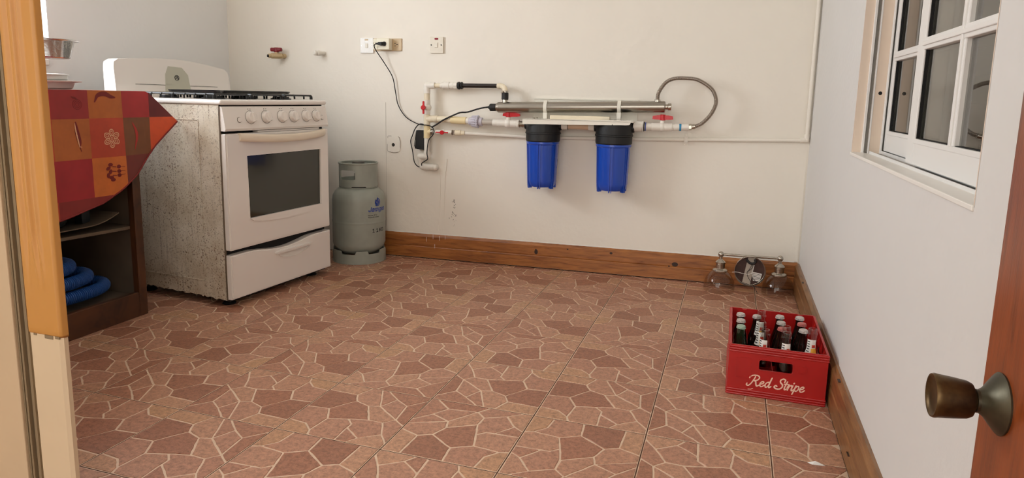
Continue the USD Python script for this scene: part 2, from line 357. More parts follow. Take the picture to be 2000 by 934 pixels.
struct('wall_left', [bx(XL - .16, XL, -1.0, LW0[0], -.05, CH), bx(XL - .16, XL, LW0[1], YB_L + .02, -.05, CH), bx(XL - .16, XL, LW0[0], LW0[1], -.05, LW1[0]), bx(XL - .16, XL, LW0[0], LW0[1], LW1[1], CH)], 'wall_left', 'pale left wall behind the cooker with a bright window')
RY0, RY1, RZ0, RZ1 = -0.645, 0.55, 0.792, 1.95
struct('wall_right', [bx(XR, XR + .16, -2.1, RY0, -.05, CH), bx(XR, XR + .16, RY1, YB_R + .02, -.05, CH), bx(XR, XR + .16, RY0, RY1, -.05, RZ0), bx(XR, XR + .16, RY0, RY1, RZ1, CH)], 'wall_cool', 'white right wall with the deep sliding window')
struct('wall_front', [bx(XL - .1, -.66, YF, YF + .10, -.05, CH), bx(-.66, 1.3, YF, YF + .02, 2.16, CH)], 'wall', 'front wall left of the opening where the photographer stands')
struct('ceiling', bx(-2.4, 1.5, -4.6, 2.0, CH, CH + .1), 'ceiling', 'plain white ceiling above the kitchen')
struct('wall_hall', [bx(-2.4, -2.3, -4.6, YF, -.05, CH), bx(1.45, 1.55, -4.6, -2.0, -.05, CH)], 'wall', 'side walls of the hall behind the photographer')

# ---------------- floor: tiles moulded with crazy-paving stones
fx = Thing('floor', 'brown crazy-paving ceramic floor tiles laid in a square grid with dark joints', 'floor', kind='structure')
fx.part('grout_bed', bx(-2.4, 1.5, -4.6, 1.9, -.06, -.0019), 'grout', smooth=False)
VX = dict(TL=(445, 75), TR=(1710, 250), BR=(1545, 862), BL=(85, 610), a1=(395, 155), a2=(280, 345), a3=(180, 495), t1=(900, 148), t2=(1025, 170), t3=(1115, 180),
          r1=(1700, 285), r2=(1608, 585), r3=(1556, 805), b1=(520, 682), b2=(890, 745), b3=(1040, 770), n1=(770, 215), n2=(815, 285), n3=(550, 375), n4=(620, 490), n5=(505, 625), n5b=(400, 545),
          n6=(1000, 345), n7=(1130, 510), n8=(880, 500), n8b=(955, 555), n9=(940, 600), n10=(1155, 725), n11=(1430, 685), n12=(1325, 545), n13=(1465, 510), n14=(1150, 350), n15=(1300, 270), n16=(1470, 345))
def homography(src, dst):
    A = []
    for (x, y), (u, v) in zip(src, dst):
        A += [[x, y, 1, 0, 0, 0, -u * x, -u * y, -u], [0, 0, 0, x, y, 1, -v * x, -v * y, -v]]
    return np.linalg.svd(np.array(A, float))[2][-1].reshape(3, 3)
Hm = homography([VX[k] for k in ('BL', 'BR', 'TR', 'TL')], [(0, 0), (1, 0), (1, 1), (0, 1)])
VS = {k: (lambda q: (q[0] / q[2], q[1] / q[2]))(Hm @ np.array([*v, 1.0])) for k, v in VX.items()}
for k in ('a1', 'a2', 'a3'): VS[k] = (0, VS[k][1])
for k in ('r1', 'r2', 'r3'): VS[k] = (1, VS[k][1])
for k in ('t1', 't2', 't3'): VS[k] = (VS[k][0], 1)
for k in ('b1', 'b2', 'b3'): VS[k] = (VS[k][0], 0)
STONES = [('TL t1 n1 a1', .82), ('a1 n1 n2 n3 a2', .02), ('t1 t2 n14 n6 n2 n1', .60), ('t2 t3 n15 n14', .38), ('t3 TR r1 n16 n15', .36), ('n15 n16 n13 n14', .52), ('n16 r1 r2 n13', .20),
          ('n6 n14 n13 n12 n7', .62), ('n2 n6 n7 n8 n4 n3', .16), ('a2 n3 n4 n5 n5b a3', .50), ('a3 n5b n5 b1 BL', .93), ('n4 n8 n8b n9 b2 b1 n5', .58), ('n9 n10 b3 b2', .34),
          ('n8 n7 n12 n11 n10 n9 n8b', .46), ('n10 n11 r3 BR b3', .72), ('n12 n13 r2 r3 n11', .42)]
TG = S - .0034                              # a tile's size less its joint
def stone_polys(k):
    """the sixteen stones of one tile turned k quarter turns, in metres from the tile's corner"""
    out = []
    for names, tone in STONES:
        p = Polygon([VS[n] for n in names.split()])
        for _ in range(k): p = affinity.affine_transform(p, [0, -1, 1, 0, 1, 0])
        p = affinity.translate(affinity.scale(p, TG + .0036, TG + .0036, origin=(0, 0)), -.0018, -.0018).intersection(sbox(-.0008, -.0008, TG + .0008, TG + .0008)).buffer(-.0036).buffer(.0011, quad_segs=2).simplify(.0005)
        if p.geom_type == 'MultiPolygon': p = max(p.geoms, key=lambda g: g.area)
        if p.area > 1e-4:
            q = np.array(p.segmentize(.022).exterior.coords)[:-1]   # the moulded edges wander a little
            w = np.c_[meshkit.noise(np.c_[q * 90, np.full(len(q), tone * 7)], 1), meshkit.noise(np.c_[q * 90, np.full(len(q), tone * 7)], 2)] - .5
            p = Polygon(q + w * .0030).buffer(0)
            if p.geom_type == 'Polygon': out.append((p, tone))
    return out
def stone_mesh(p):
    ring = np.array(p.exterior.coords)[:-1]
    if not p.exterior.is_ccw: ring = ring[::-1]
    c = np.array(p.centroid.coords[0]); n = len(ring)
    d = ring - c; inner = ring - d / (np.linalg.norm(d, axis=1)[:, None] + 1e-9) * .0012
    v2, f2 = trimesh.creation.triangulate_polygon(Polygon(inner), engine='earcut')
    V = np.vstack([np.c_[ring, np.full(n, -.0016)], np.c_[inner, np.zeros(n)], np.c_[v2, np.zeros(len(v2))]])
    a, b = V[2 * n + f2[0, 1]] - V[2 * n + f2[0, 0]], V[2 * n + f2[0, 2]] - V[2 * n + f2[0, 0]]
    f2 = f2 if np.cross(a, b)[2] > 0 else f2[:, ::-1]
    F = []
    for i in range(n):
        j = (i + 1) % n; F += [(i, j, n + j), (i, n + j, n + i)]
    return trimesh.Trimesh(V, np.vstack([F, f2 + 2 * n]), process=False)
KNOWN = {(1, 0): 0, (0, -1): 1, (2, 0): 2, (2, -1): 2, (2, 1): 1, (-1, -1): 0, (-1, 0): 3, (-2, 0): 2, (-2, -1): 2, (-1, -2): 3, (0, 0): 2, (0, 1): 1, (-1, 1): 0, (-3, 0): 1, (-3, -1): 2,
         (1, 1): 0, (1, -1): 3, (0, -2): 2, (0, 2): 2, (1, 2): 3, (1, 3): 1, (0, 3): 0, (-1, 3): 1, (-1, 2): 3, (0, 4): 3, (-1, 4): 2}
NEAR = [(1, -1), (0, -1), (0, -2), (1, -2), (2, -1), (3, -1), (3, 0), (2, 0), (1, 0), (0, 0), (-1, -1), (-1, -2), (-2, -1), (-2, -2), (-1, 0), (-3, -1), (1, 1), (2, 1), (0, 1)]
room = Polygon([(XL, -4.5), (1.45, -4.5), (1.45, -2.1), (1.19, -2.1), (1.19, 1.80), tuple(W(1.19, 0, .02)[:2]), tuple(W(-2.2, 0, .02)[:2]), (XL, 1.6)])
def tone_var(o, val, n):
    UsdGeom.PrimvarsAPI(o).CreatePrimvar('tone', Sdf.ValueTypeNames.FloatArray, 'vertex').Set(Vt.FloatArray.FromNumpy(np.broadcast_to(np.asarray(val, np.float32), (n,)).copy()))
rest_m, rest_t = [], []; solo = 0
for j in range(-6, 6):
    for i in range(-7, 4):
        ox, oy = i * S + .0017, j * S + .0017
        cell = sbox(ox, oy, ox + TG, oy + TG).intersection(room.buffer(.001))
        if cell.area < 2e-4 or cell.geom_type != 'Polygon': continue
        k = KNOWN.get((i, j), int(RNG.integers(0, 4)))
        slab = prism(cell, .0042); slab.apply_translation((0, 0, -.0056))
        tp = fx.part('tile', slab, 'joint', smooth=False)
        dz = float(RNG.normal(0, .0003))
        for p, tone in stone_polys(k):
            q = affinity.translate(p, ox, oy)
            if not room.contains(q):
                q = q.intersection(room)
                if q.geom_type != 'Polygon' or q.area < 2e-4: continue
            sm = stone_mesh(q); sm.apply_translation((0, 0, dz * .4)); t = float(np.clip(tone + RNG.normal(0, .04), 0, 1))
            if (i, j) in NEAR and solo < 298:
                sp = numbered(tp + '/stone'); o = usdkit.mesh(stage, sp, sm, M['stone'], smooth=False); tone_var(o, t, len(sm.vertices)); solo += 1
            else:
                rest_m.append(sm); rest_t.append(np.full(len(sm.vertices), t))
rm = cat(rest_m)
o = usdkit.mesh(stage, fx.path + '/far_stones', rm, M['stone'], smooth=False); tone_var(o, np.concatenate(rest_t), len(rm.vertices)); tag(o, kind='stuff')

# ---------------- baseboards
BBH = .143
def bb_profile(s=1):   # (out, z): stepped board with a bevelled top
    return [(0, .004), (.02, .004), (.02, .066), (.017, .070), (.019, .076), (.019, .128), (.008, BBH), (0, BBH)]
bb = prism(Polygon(bb_profile()), 1.205 - -1.085)      # x=out, y=z, extruded along z
bbm = bb.copy(); bbm.apply_transform(np.array([[0, 0, 1, -1.085], [-1, 0, 0, 0], [0, 1, 0, 0], [0, 0, 0, 1.0]]))
bbb = Thing('baseboard_back', 'varnished knotty pine baseboard along the foot of the back wall', 'baseboard', loc=WB, rz=TD, kind='structure')
bbb.part('board', bbm, 'wood_bb', smooth=False)
for (u, z, a, b) in ((-.158, .092, .010, .014), (.020, .121, .005, .004), (.26, .118, .008, .006), (.60, .085, .016, .012), (.57, .073, .005, .004), (-.16, .107, .004, .003)):
    el = affinity.scale(Point(0, 0).buffer(1, quad_segs=4), a, b); bbb.part('knot', tr(to_xz(prism(el, .0006)), u, -.0196 if z < .07 else -.0190, z), 'knot', smooth=False)
for u_, z_ in ((-.815, .100), (-.775, .118), (-.735, .112), (-.700, .122), (-.765, .060)): bbb.part('paint_drip', bx(u_ - .0009, u_ + .0009, -.0200, -.0188, z_, z_ + .028), 'trim_white', smooth=False)
bbb.part('paint_line', bx(-1.07, 1.19, -.006, -.0005, BBH, BBH + .006), 'trim_white', smooth=False)
br = Thing('baseboard_right', 'brown varnished baseboard along the right wall beside the crate', 'baseboard', loc=(XR, 0, 0), kind='structure')
bbr = prism(Polygon(bb_profile()), 1.79 + 2.0); bbr.apply_transform(np.array([[-1, 0, 0, 0], [0, 0, 1, -2.0], [0, 1, 0, 0], [0, 0, 0, 1.0]])); bbr.invert()
br.part('board', bbr, 'wood_bb_r', smooth=False)
for y, z in ((1.42, .1385), (.26, .1385), (-.02, .05)):
    br.part('nail_dent', tr(bx(-.004, .004, -.012, .012, -.001, .0005), -.0145 if z > .1 else -.0205, y, z), 'knot', smooth=False)

# ---------------- window in the left wall, mostly hidden
w2 = Thing('window_2', 'bright window in the left wall just behind the orange casing', 'window', loc=(XL, -.03, LW1[0]), kind='structure')
y0, y1, z1 = LW0[0] + .03, LW0[1] + .03, LW1[1] - LW1[0]
w2.part('frame', [bx(-.10, -.05, y0, y0 + .05, 0, z1), bx(-.10, -.05, y1 - .05, y1, 0, z1), bx(-.10, -.05, y0, y1, 0, .05), bx(-.10, -.05, y0, y1, z1 - .05, z1)], 'alu_white')
w2.part('mullion', bx(-.095, -.06, (y0 + y1) / 2 - .02, (y0 + y1) / 2 + .02, .05, z1 - .05), 'alu_white')
w2.part('pane', [bx(-.078, -.074, y0 + .05, (y0 + y1) / 2 - .02, .05, z1 - .05)], 'pane_clear', smooth=False)
w2.part('pane', [bx(-.078, -.074, (y0 + y1) / 2 + .02, y1 - .05, .05, z1 - .05)], 'pane_clear', smooth=False)
w2.part('window_sill', bx(-.155, .012, y0 - .03, y1 - .012, -.03, 0, .006), 'trim_white')

# ---------------- sliding window in the right wall
w1 = Thing('window_1', 'white sliding window with glazing bars set deep in the right wall', 'window', loc=(XR, 0, RZ0), kind='structure')
H = RZ1 - RZ0
w1.part('reveal', [bx(.0, .028, RY1 - .004, RY1 + .001, 0, H), bx(.0, .16, RY0 - .001, RY0 + .004, 0, H), bx(0, .16, RY0, RY1, H - .004, H)], 'plaster_pink', smooth=False)
w1.part('window_sill', [bx(-.004, .036, RY0, RY1, -.006, .004, .002), bx(.036, .16, RY0, RY1, -.006, .002)], 'trim_white', smooth=False)
w1.part('frame', [bx(.026, .033, RY1 - .014, RY1, 0, H, .001), bx(.043, .048, RY1 - .012, RY1, 0, H, .001), bx(.078, .083, RY1 - .020, RY1, 0, H, .001), bx(.112, .150, RY1 - .03, RY1, 0, H, .001), bx(.030, .15, RY0, RY0 + .02, 0, H), bx(.03, .15, RY0, RY1, H - .03, H)], 'alu_white', smooth=False)
w1.part('jamb_plate', bx(.048, .078, RY1 - .007, RY1, 0, H), 'plaster_pink', smooth=False)
w1.part('jamb_groove', [bx(.033, .043, RY1 - .003, RY1, 0, H), bx(.083, .112, RY1 - .004, RY1, 0, H)], 'grey_groove', smooth=False)
w1.part('screw_hole', tr(rot(cyl((0, 0, 0), (0, 0, .0012), .0055, 12), 90, (1, 0, 0)), .064, RY1 - .0066, .19), 'dark_gap', smooth=False)
w1.part('track', [bx(.048, .051, RY0, RY1 - .02, 0, .010), bx(.080, .084, RY0, RY1 - .02, 0, .012), bx(.114, .118, RY0, RY1 - .03, 0, .012)], 'alu_white')
w1.part('track_channel', [bx(.052, .079, RY0, RY1 - .02, .001, .003), bx(.085, .113, RY0, RY1 - .03, .001, .003)], 'grey_groove', smooth=False)
def sash(x, ya, yb, st, st2, bars):
    z0, z1 = .013, H - .03; rail = .053
    sp = w1.part('sash', [bx(x, x + .024, yb - st, yb, z0, z1, .002), bx(x, x + .024, ya, ya + st2, z0, z1, .002), bx(x, x + .024, ya + st2, yb - st, z0, z0 + rail, .002), bx(x - .002, x + .020, ya + st2 - .004, yb - st + .004, z0 + rail - .002, z0 + rail + .010, .002), bx(x, x + .024, ya + st2, yb - st, z1 - .05, z1, .002)], 'alu_white', smooth=False)
    pz0, pz1 = z0 + rail + .008, z1 - .05
    for y in bars:
        w1.part('glazing_bar', [bx(x, x + .022, y - .016, y + .016, pz0, pz1, .003), bx(x - .004, x + .004, y - .006, y + .006, pz0, pz1, .002)], 'alu_white', parent=sp, smooth=False)
    k = 0
    while pz0 + .225 + k * .262 < pz1 - .05:
        z = pz0 + .225 + k * .262; k += 1
        w1.part('glazing_bar', [bx(x - .0012, x + .0215, ya + st2 - .002, yb - st + .002, z - .014, z + .014, .002), bx(x - .0055, x + .004, ya + st2 - .002, yb - st + .002, z - .005, z + .005, .0015)], 'alu_white', parent=sp, smooth=False)
    w1.part('pane', bx(x + .011, x + .014, ya + st2, yb - st, pz0, pz1), 'pane_dark', parent=sp, smooth=False)
    gk = [bx(x + .004, x + .0105, yb - st - .004, yb - st + .001, pz0, pz1), bx(x + .004, x + .0105, ya + st2, yb - st, pz0 - .001, pz0 + .003)]
    w1.part('glazing_shade', gk, 'dark_gap', parent=sp, smooth=False)  # black strips painting the shadow gap around the pane edge
    return sp
sash(.086, -.10, RY1 - .024, .036, .03, (.205,)); sash(.052, RY0 + .02, .072, .066, .034, (-.287,))
# horizontal boards outside it, kept dark by an added closed shell
pw = Thing('wall_porch', 'dark boarded porch wall seen through the right window', 'wall', loc=(1.75, 0, 0), kind='structure')
for k in range(17):
    pw.part('plank', bx(0, .02, -1.6, 1.9, .3 + k * .11, .3 + k * .11 + .106, .003), 'porch', smooth=False)
pw.part('sky_block_shell', [bx(-.37, .04, -1.65, -1.6, .2, 2.4), bx(-.37, .04, 1.9, 1.95, .2, 2.4), bx(-.37, .04, -1.65, 1.95, 2.2, 2.25), bx(-.37, .04, -1.65, 1.95, .2, .25), bx(.03, .05, -1.65, 1.95, .2, 2.25)], 'porch', smooth=False)  # unseen closed box, added to keep sky light off the boards

# ---------------- casing of the opening at the left edge of the photograph
t1 = Thing('trim_1', 'door casing, orange varnish above and bare cream below, at the left edge', 'door casing', loc=(-.438, YF, 0), kind='structure')
def profile_z(P, z0, z1):
    mm = prism(Polygon(P), z1 - z0); mm.apply_translation((0, 0, z0)); return mm
X0c, X1c = -.056, .046
def flute(x, z):
    """depth of the face: a groove and two ridges that die out above the foot of the upper casing"""
    f = (x - X0c) / (X1c - X0c); k = min(1.0, max(0.0, (z - .545) / .12)); d = (1 - k) * .06
    y = -.022 if f > .15 else -.0065 - .0155 * f / .15
    y += .0060 * math.exp(-((f - .30) / .05) ** 2) * k - .0055 * math.exp(-((f - .50 - d) / .035) ** 2) * k - .0055 * math.exp(-((f - .66 - d) / .035) ** 2) * k + .003 * math.exp(-((f - .58 - d) / .03) ** 2) * k
    return y + (.006 * ((f - .95) / .05) if f > .95 else 0)
fx_ = np.r_[0, np.linspace(.03, .15, 4), np.linspace(.18, 1, 42)] * (X1c - X0c) + X0c; fz_ = np.r_[.452, .458, np.linspace(.47, .72, 26), .9, 1.3, 2.15]
V, F = [], []
for z in fz_:
    ins = .004 if z == .452 else 0
    for x in fx_: V.append((x, flute(x, z) + ins, z))
    V += [(X1c, -.005, z), (X0c, -.004, z)]
nx = len(fx_) + 2
for a in range(len(fz_) - 1):
    for b in range(nx):
        c = (b + 1) % nx; F += [(a * nx + b, a * nx + c, (a + 1) * nx + c), (a * nx + b, (a + 1) * nx + c, (a + 1) * nx + b)]
q0 = len(fz_) - 1
for b in range(1, nx - 1): F += [(0, b + 1, b), (q0 * nx, q0 * nx + b, q0 * nx + b + 1)]
uc = trimesh.Trimesh(V, F, process=False)
t1.part('upper_casing', uc, 'casing_orange', smooth=60, label='orange varnished upper casing with moulded ridges')
t1.part('lower_casing', profile_z([(X0c, -.004), (X0c, -.006), (X0c + .016, -.0195), (.037, -.0195), (.0435, -.014), (.0435, -.005)], -.002, .455), 'casing_cream', smooth=25, label='cream lower casing with a bevelled left edge')
t1.part('chipped_edge', [bx(.0, .022, -.0205, -.019, .447, .4545), bx(.028, .040, -.0205, -.019, .4495, .4545), bx(-.030, -.022, -.0205, -.019, .4505, .4545)], 'groove_brown', smooth=False)
t1.part('jamb_stop', [profile_z([(-.085, .02), (-.085, -.014), (-.081, -.014), (-.081, -.006), (-.075, -.006), (-.075, -.016), (-.070, -.016), (-.070, -.004), (-.064, -.004), (-.064, -.012), (-.0565, -.012), (-.0565, .02)], -.002, 2.2)], 'groove_brown', smooth=False, label='dark grooved strip beside the casing')
t1.part('side_panel', bx(-.60, -.0855, -.020, .02, -.002, 2.2, .002), 'panel_cream', smooth=False, label='flat cream panel at the far left')

# ---------------- door on the right
d1 = Thing('door_1', 'reddish brown wooden door standing open at the right edge', 'door', loc=(1.14, -1.0, 0), kind='structure')
d1.part('leaf', bx(0, .035, -.78, .017, .01, 2.03, .002), 'wood_door', smooth=False)
kn = d1.part('door_knob', tr(rot(lathe([(0, .006), (.010, .0058), (.019, .0045), (.0225, .0025), (.0242, .0004), (.0258, .0), (.0268, .003), (.0262, .007), (.0245, .025), (.0225, .040), (.020, .0455), (.012, .048), (.0105, .052), (.0105, .062), (.0, .062)], 40).apply_scale((.90, .90, .83)) , 90, (0, 1, 0)), -.0655, -.040, .633), 'antique_brass', label='aged brass knob with a dished face')
d1.part('rosette', tr(rot(lathe([(0, 0), (.033, 0), (.0335, .002), (.031, .0045), (.024, .010), (.016, .016), (.0125, .021), (.0125, .024), (0, .024)], 40), -90, (0, 1, 0)), 0, -.040, .633), 'brass_green', parent=kn)

# ================================================================ COOKER
t = 4.5
SO = np.array([-1.2139, .5137, 0]); SW, SD = .692, .63
st_ = Thing('gas_cooker', 'white six-knob gas cooker with a rust-pitted side beside the grey cylinder', 'cooker', loc=SO, rz=-t)
# local frame: x towards the room (front at 0), y along the front (near to far), z up
irregular = [(-.60, .047), (-.60, .885), (-.012, .885), (-.012, .030)]
xs = np.linspace(-.012, -.60, 60)[1:-1]
rag = [(x, .030 + (.047 - .030) * (x + .012) / (-.588) + float(RNG.normal(0, .0025)) + (.006 if -.2 < x < -.1 else 0) * float(RNG.random())) for x in xs]
sidep = Polygon(irregular + rag)
sm = prism(sidep, .003); sm.apply_transform(np.array([[1, 0, 0, 0], [0, 0, -1, .003], [0, 1, 0, 0], [0, 0, 0, 1.0]]))
sp_ = st_.part('side_panel', sm, 'rust', smooth=False, label='rust-speckled cream side panel')
emb = [bx(-.56, -.13, -.0015, .001, .818, .822), bx(-.132, -.128, -.0015, .001, .11, .822), bx(-.56, -.13, -.0015, .001, .106, .110)]
st_.part('pressed_border', emb, 'rust', parent=sp_, smooth=False)
st_.part('body', [bx(-.60, -.02, SW - .004, SW, .04, .885), bx(-.60, -.59, .003, SW, .05, .885), bx(-.60, -.02, .003, SW, .05, .06), bx(-.03, -.0205, .003, SW - .003, .06, .885)], 'dark_gap', smooth=False)
st_.part('front_edge_strip', bx(-.0125, -.006, -.001, .004, .032, .880), M['hardboard'], smooth=False)
# cooktop: rim with rounded edge
ct = bx(-.66, .008, -.006, SW + .006, .885, .908, .008)
tp_ = st_.part('cooktop', ct, 'enamel')
st_.part('cooktop_pan', bx(-.545, -.05, .05, SW - .05, .9075, .9085), 'enamel', parent=tp_, smooth=False)
for (x, y, r) in ((-.44, .13, .042), (-.44, .345, .05), (-.44, .565, .042), (-.17, .13, .05), (-.17, .345, .035), (-.17, .565, .05)):
    b_ = st_.part('burner', lathe([(0, .9085), (r, .9085), (r, .913), (r * .8, .915), (r * .8, .920), (r * .75, .923), (0, .923)], 24) if False else tr(lathe([(0, .9085), (r, .9085), (r, .913), (r * .8, .915), (r * .8, .920), (r * .75, .923), (0, .923)], 24), x, y, 0), 'black_iron', parent=tp_)
def wire(pts, r=.0045): return tube(spline(pts, 5), r, 8)
for gi, (ya, yb) in enumerate(((.025, .225), (.240, .448), (.463, .667))):
    g = []
    zt, zb = .930, .9105
    for y in (ya + .01, yb - .01):
        g.append(tube([(-.535, y, zb), (-.535, y, zt - .006), (-.528, y, zt), (-.067, y, zt), (-.060, y, zt - .006), (-.060, y, zb)], .0045, 8))
    for x in (-.535, -.43, -.30, -.17, -.06):
        g.append(tube([(x, ya, zb), (x, ya + .001, zt - .006), (x, ya + .008, zt), (x, yb - .008, zt), (x, yb - .001, zt - .006), (x, yb, zb)], .0045, 8))
    for x in (-.49, -.37, -.23, -.11):
        for y in (ya, yb):
            sg = 1 if y == ya else -1
            g.append(tube([(x, y, zb), (x, y, zt - .006), (x, y + sg * .006, zt), (x, y + sg * .06, zt)], .004, 8))
    st_.part('pan_support', g, 'black_iron', smooth=40)
# back guard
bgy = np.linspace(.006, SW - .004, 25)
top = [1.066 + .028 * math.sin(math.pi * (0.12 + .80 * (y / SW))) - .05 * max(0, (y / SW - .5)) ** 1.3 for y in bgy]
gp = [(bgy[0], .90)] + [(bgy[0] + .001, top[0] - .03), (bgy[0] + .006, top[0] - .010)] + [(a, b) for a, b in zip(bgy[1:-1], top[1:-1])] + [(SW - .010, top[-1] - .014), (SW - .002, .98), (SW - .001, .90)]
gm = prism(Polygon(gp), .080); gm.apply_transform(np.array([[0, 0, 1, -.700], [1, 0, 0, 0], [0, 1, 0, 0], [0, 0, 0, 1.0]]))
v = gm.vertices; v[:, 0] -= np.where(v[:, 0] > -.66, (v[:, 2] - .90) * .08, 0)
bg = st_.part('backguard', gm, 'enamel', smooth=20)
def on_bg(y, z): return -.620 - (z - .90) * .08
def bg_flat(poly, d, mat, name, **k):
    mm = prism(poly, d); mm.apply_transform(np.array([[0, 0, 1, 0], [1, 0, 0, 0], [0, 1, 0, 0], [0, 0, 0, 1.0]])); mm.vertices[:, 0] += [on_bg(y, z) for y, z in mm.vertices[:, 1:]]
    st_.part(name, mm, mat, parent=bg, smooth=False, **k)
bg_flat(Polygon([(.272, .925), (.282, 1.018), (.302, 1.056), (.380, 1.052), (.412, 1.018), (.422, .925)]).buffer(.006).buffer(-.003), .0012, 'enamel_side', 'badge_panel', label='grey-green badge panel')
bg_flat(LineString([(.11, .968), (.60, .964)]).buffer(.0012), .0008, 'grey_print', 'seam_line')
ringp = Point(.345, 1.004).buffer(.0135).difference(Point(.345, 1.004).buffer(.0112))
curl = affinity.translate(unary_union([LineString(spline([(.326, 1.004), (.330, 1.008), (.332, 1.002), (.328, .996), (.325, 1.0)], 5)).buffer(.0010), LineString(spline([(.334, 1.007), (.338, 1.008), (.335, 1.001), (.334, .995), (.340, .994), (.342, .999)], 5)).buffer(.0010), LineString([(.335, 1.001), (.340, 1.001)]).buffer(.0009)]), .012, .004)
swirls = [Point(.345 + .0122 * math.cos(a), 1.004 + .0122 * math.sin(a)).buffer(.0022) for a in np.radians([45, 135, 225, 315])]
bg_flat(unary_union([ringp, curl] + swirls), .0022, 'black_print', 'round_emblem', label='small dark round monogram emblem')
# control panel: sloping front
cp = [(-.02, .775), (.018, .775), (.022, .785), (.006, .872), (0, .880), (-.02, .880)]
cpm = prism(Polygon(cp), SW - .004); cpm.apply_transform(np.array([[1, 0, 0, 0], [0, 0, 1, .002], [0, 1, 0, 0], [0, 0, 0, 1.0]])); cpm.invert()
cpp = st_.part('control_panel', cpm, 'enamel', smooth=20)
def face_x(z): return .022 - (z - .785) * (.016 / .087)
tilt = math.degrees(math.atan(.016 / .087))
for y in (.156, .253, .356, .436, .526, .604):
    zc = .832; base = lathe([(0, 0), (.0275, 0), (.0275, .004), (.0255, .008), (.024, .016), (.021, .018), (0, .018)], 28)
    kmesh = tr(rot(rot(base, 90, (0, 1, 0)), -tilt, (0, 1, 0)), face_x(zc), y, zc)
    kp = st_.part('knob', kmesh, 'enamel', parent=cpp)
    gr = hull([(.012, sy * a, sz) for sz, a in ((-.023, .012), (.022, .005)) for sy in (-1, 1)] + [(.028, sy * a, sz) for sz, a in ((-.019, .007), (.017, .0035)) for sy in (-1, 1)])
    st_.part('grip', tr(rot(rot(gr, 12, (1, 0, 0)), -tilt, (0, 1, 0)), face_x(zc), y, zc), 'enamel', parent=kp, smooth=False) if False else None
    st_.part('knob_grip', tr(rot(rot(gr, 12, (1, 0, 0)), -tilt, (0, 1, 0)), face_x(zc), y, zc), 'enamel', parent=cpp, smooth=25)
    ring = Point(0, 0).buffer(.0300).difference(Point(0, 0).buffer(.0287)); rg = prism(ring, .0006); rg = rot(rot(rg, 90, (0, 1, 0)), -tilt, (0, 1, 0))
    st_.part('knob_mark', [tr(rg, face_x(zc), y, zc), tr(rot(bx(-.0002, .0006, -.009, -.004, -.0016, .0016), -tilt, (0, 1, 0)), face_x(.868), y, .868), tr(rot(bx(-.0002, .0006, .002, .010, -.001, .001), -tilt, (0, 1, 0)), face_x(.868), y, .868)], 'grey_print', parent=cpp, smooth=False)
for y in (.088, .650):
    ring = Point(0, 0).buffer(.0125).difference(Point(0, 0).buffer(.0108)); rg = rot(rot(prism(ring, .0007), 90, (0, 1, 0)), -tilt, (0, 1, 0))
    st_.part('igniter_button', tr(rot(rot(lathe([(0, 0), (.0105, 0), (.0105, .003), (0, .0045)], 20), 90, (0, 1, 0)), -tilt, (0, 1, 0)), face_x(.822), y, .822), 'enamel', parent=cpp)
    st_.part('button_ring', tr(rg, face_x(.822), y, .822), 'grey_print', parent=cpp, smooth=False)
# oven door
door_poly = rrect(.002, SW - .002, .256, .764, .006)
wb = [(y, .345 - .012 * math.sin(math.pi * (y - .135) / .40)) for y in np.linspace(.535, .135, 15)]
win = Polygon([(.120, .664), (.625, .664), (.620, .384), (.125, .384)])
def front(poly, x0, x1):
    mm = prism(poly, x1 - x0); mm.apply_transform(np.array([[0, 0, 1, x0], [1, 0, 0, 0], [0, 1, 0, 0], [0, 0, 0, 1.0]])); return mm
dr = st_.part('oven_door', [front(door_poly.difference(win), -.02, .016), front(door_poly.buffer(-.007).difference(win), .016, .021)], 'enamel', smooth=20)
st_.part('oven_window', front(win.buffer(.001), .004, .013), 'oven_glass', parent=dr, smooth=False, label='dark glass oven window')
lip = Polygon([(.122, .3835), (.624, .3835)] + [(y, .3835 - .032 * max(0.0, math.sin(math.pi * (.632 - y) / .51)) ** .45 - .0005) for y in np.linspace(.630, .124, 25)][1:-1])
st_.part('window_lip', front(lip, .0205, .0245), 'enamel', parent=dr, smooth=20)
st_.part('oven_rack', [cyl((.002, .13, z), (.002, .61, z), .002, 8) for z in (.62, .47, .42)], 'steel_dark', parent=dr)
# door handle: a bowed cream bar
hy = np.linspace(.078, .658, 29); bow = [.024 + .034 * max(0.0, math.sin(math.pi * (y - .078) / .58)) ** .55 for y in hy]
V = []
for y, b in zip(hy, bow):
    q_ = abs((y - .368) / .29) ** 2.0; zc = .735 + .014 * q_
    V += [(b - .012, y, zc + .017), (b + .001, y, zc + .017), (b + .006, y, zc + .008), (b + .005, y, zc - .011), (b - .002, y, zc - .018), (b - .012, y, zc - .016)]
n = 6; F = []
for i in range(len(hy) - 1):
    for k in range(n):
        l = (k + 1) % n; F += [(i * n + k, (i + 1) * n + k, (i + 1) * n + l), (i * n + k, (i + 1) * n + l, i * n + l)]
for k in range(1, n - 1): F += [(0, k, k + 1), ((len(hy) - 1) * n, (len(hy) - 1) * n + k + 1, (len(hy) - 1) * n + k)]
hm = trimesh.Trimesh(V, F, process=False); trimesh.repair.fix_normals(hm)
hd = st_.part('door_handle', [hm, bx(.012, .028, .082, .100, .735, .762, .004), bx(.012, .028, .636, .654, .735, .762, .004)], 'enamel_cream', parent=dr, smooth=40, label='yellowed cream bowed handle')
st_.part('vent_strip', bx(-.02, .012, .20, .63, .765, .773, .002), 'enamel', smooth=False)
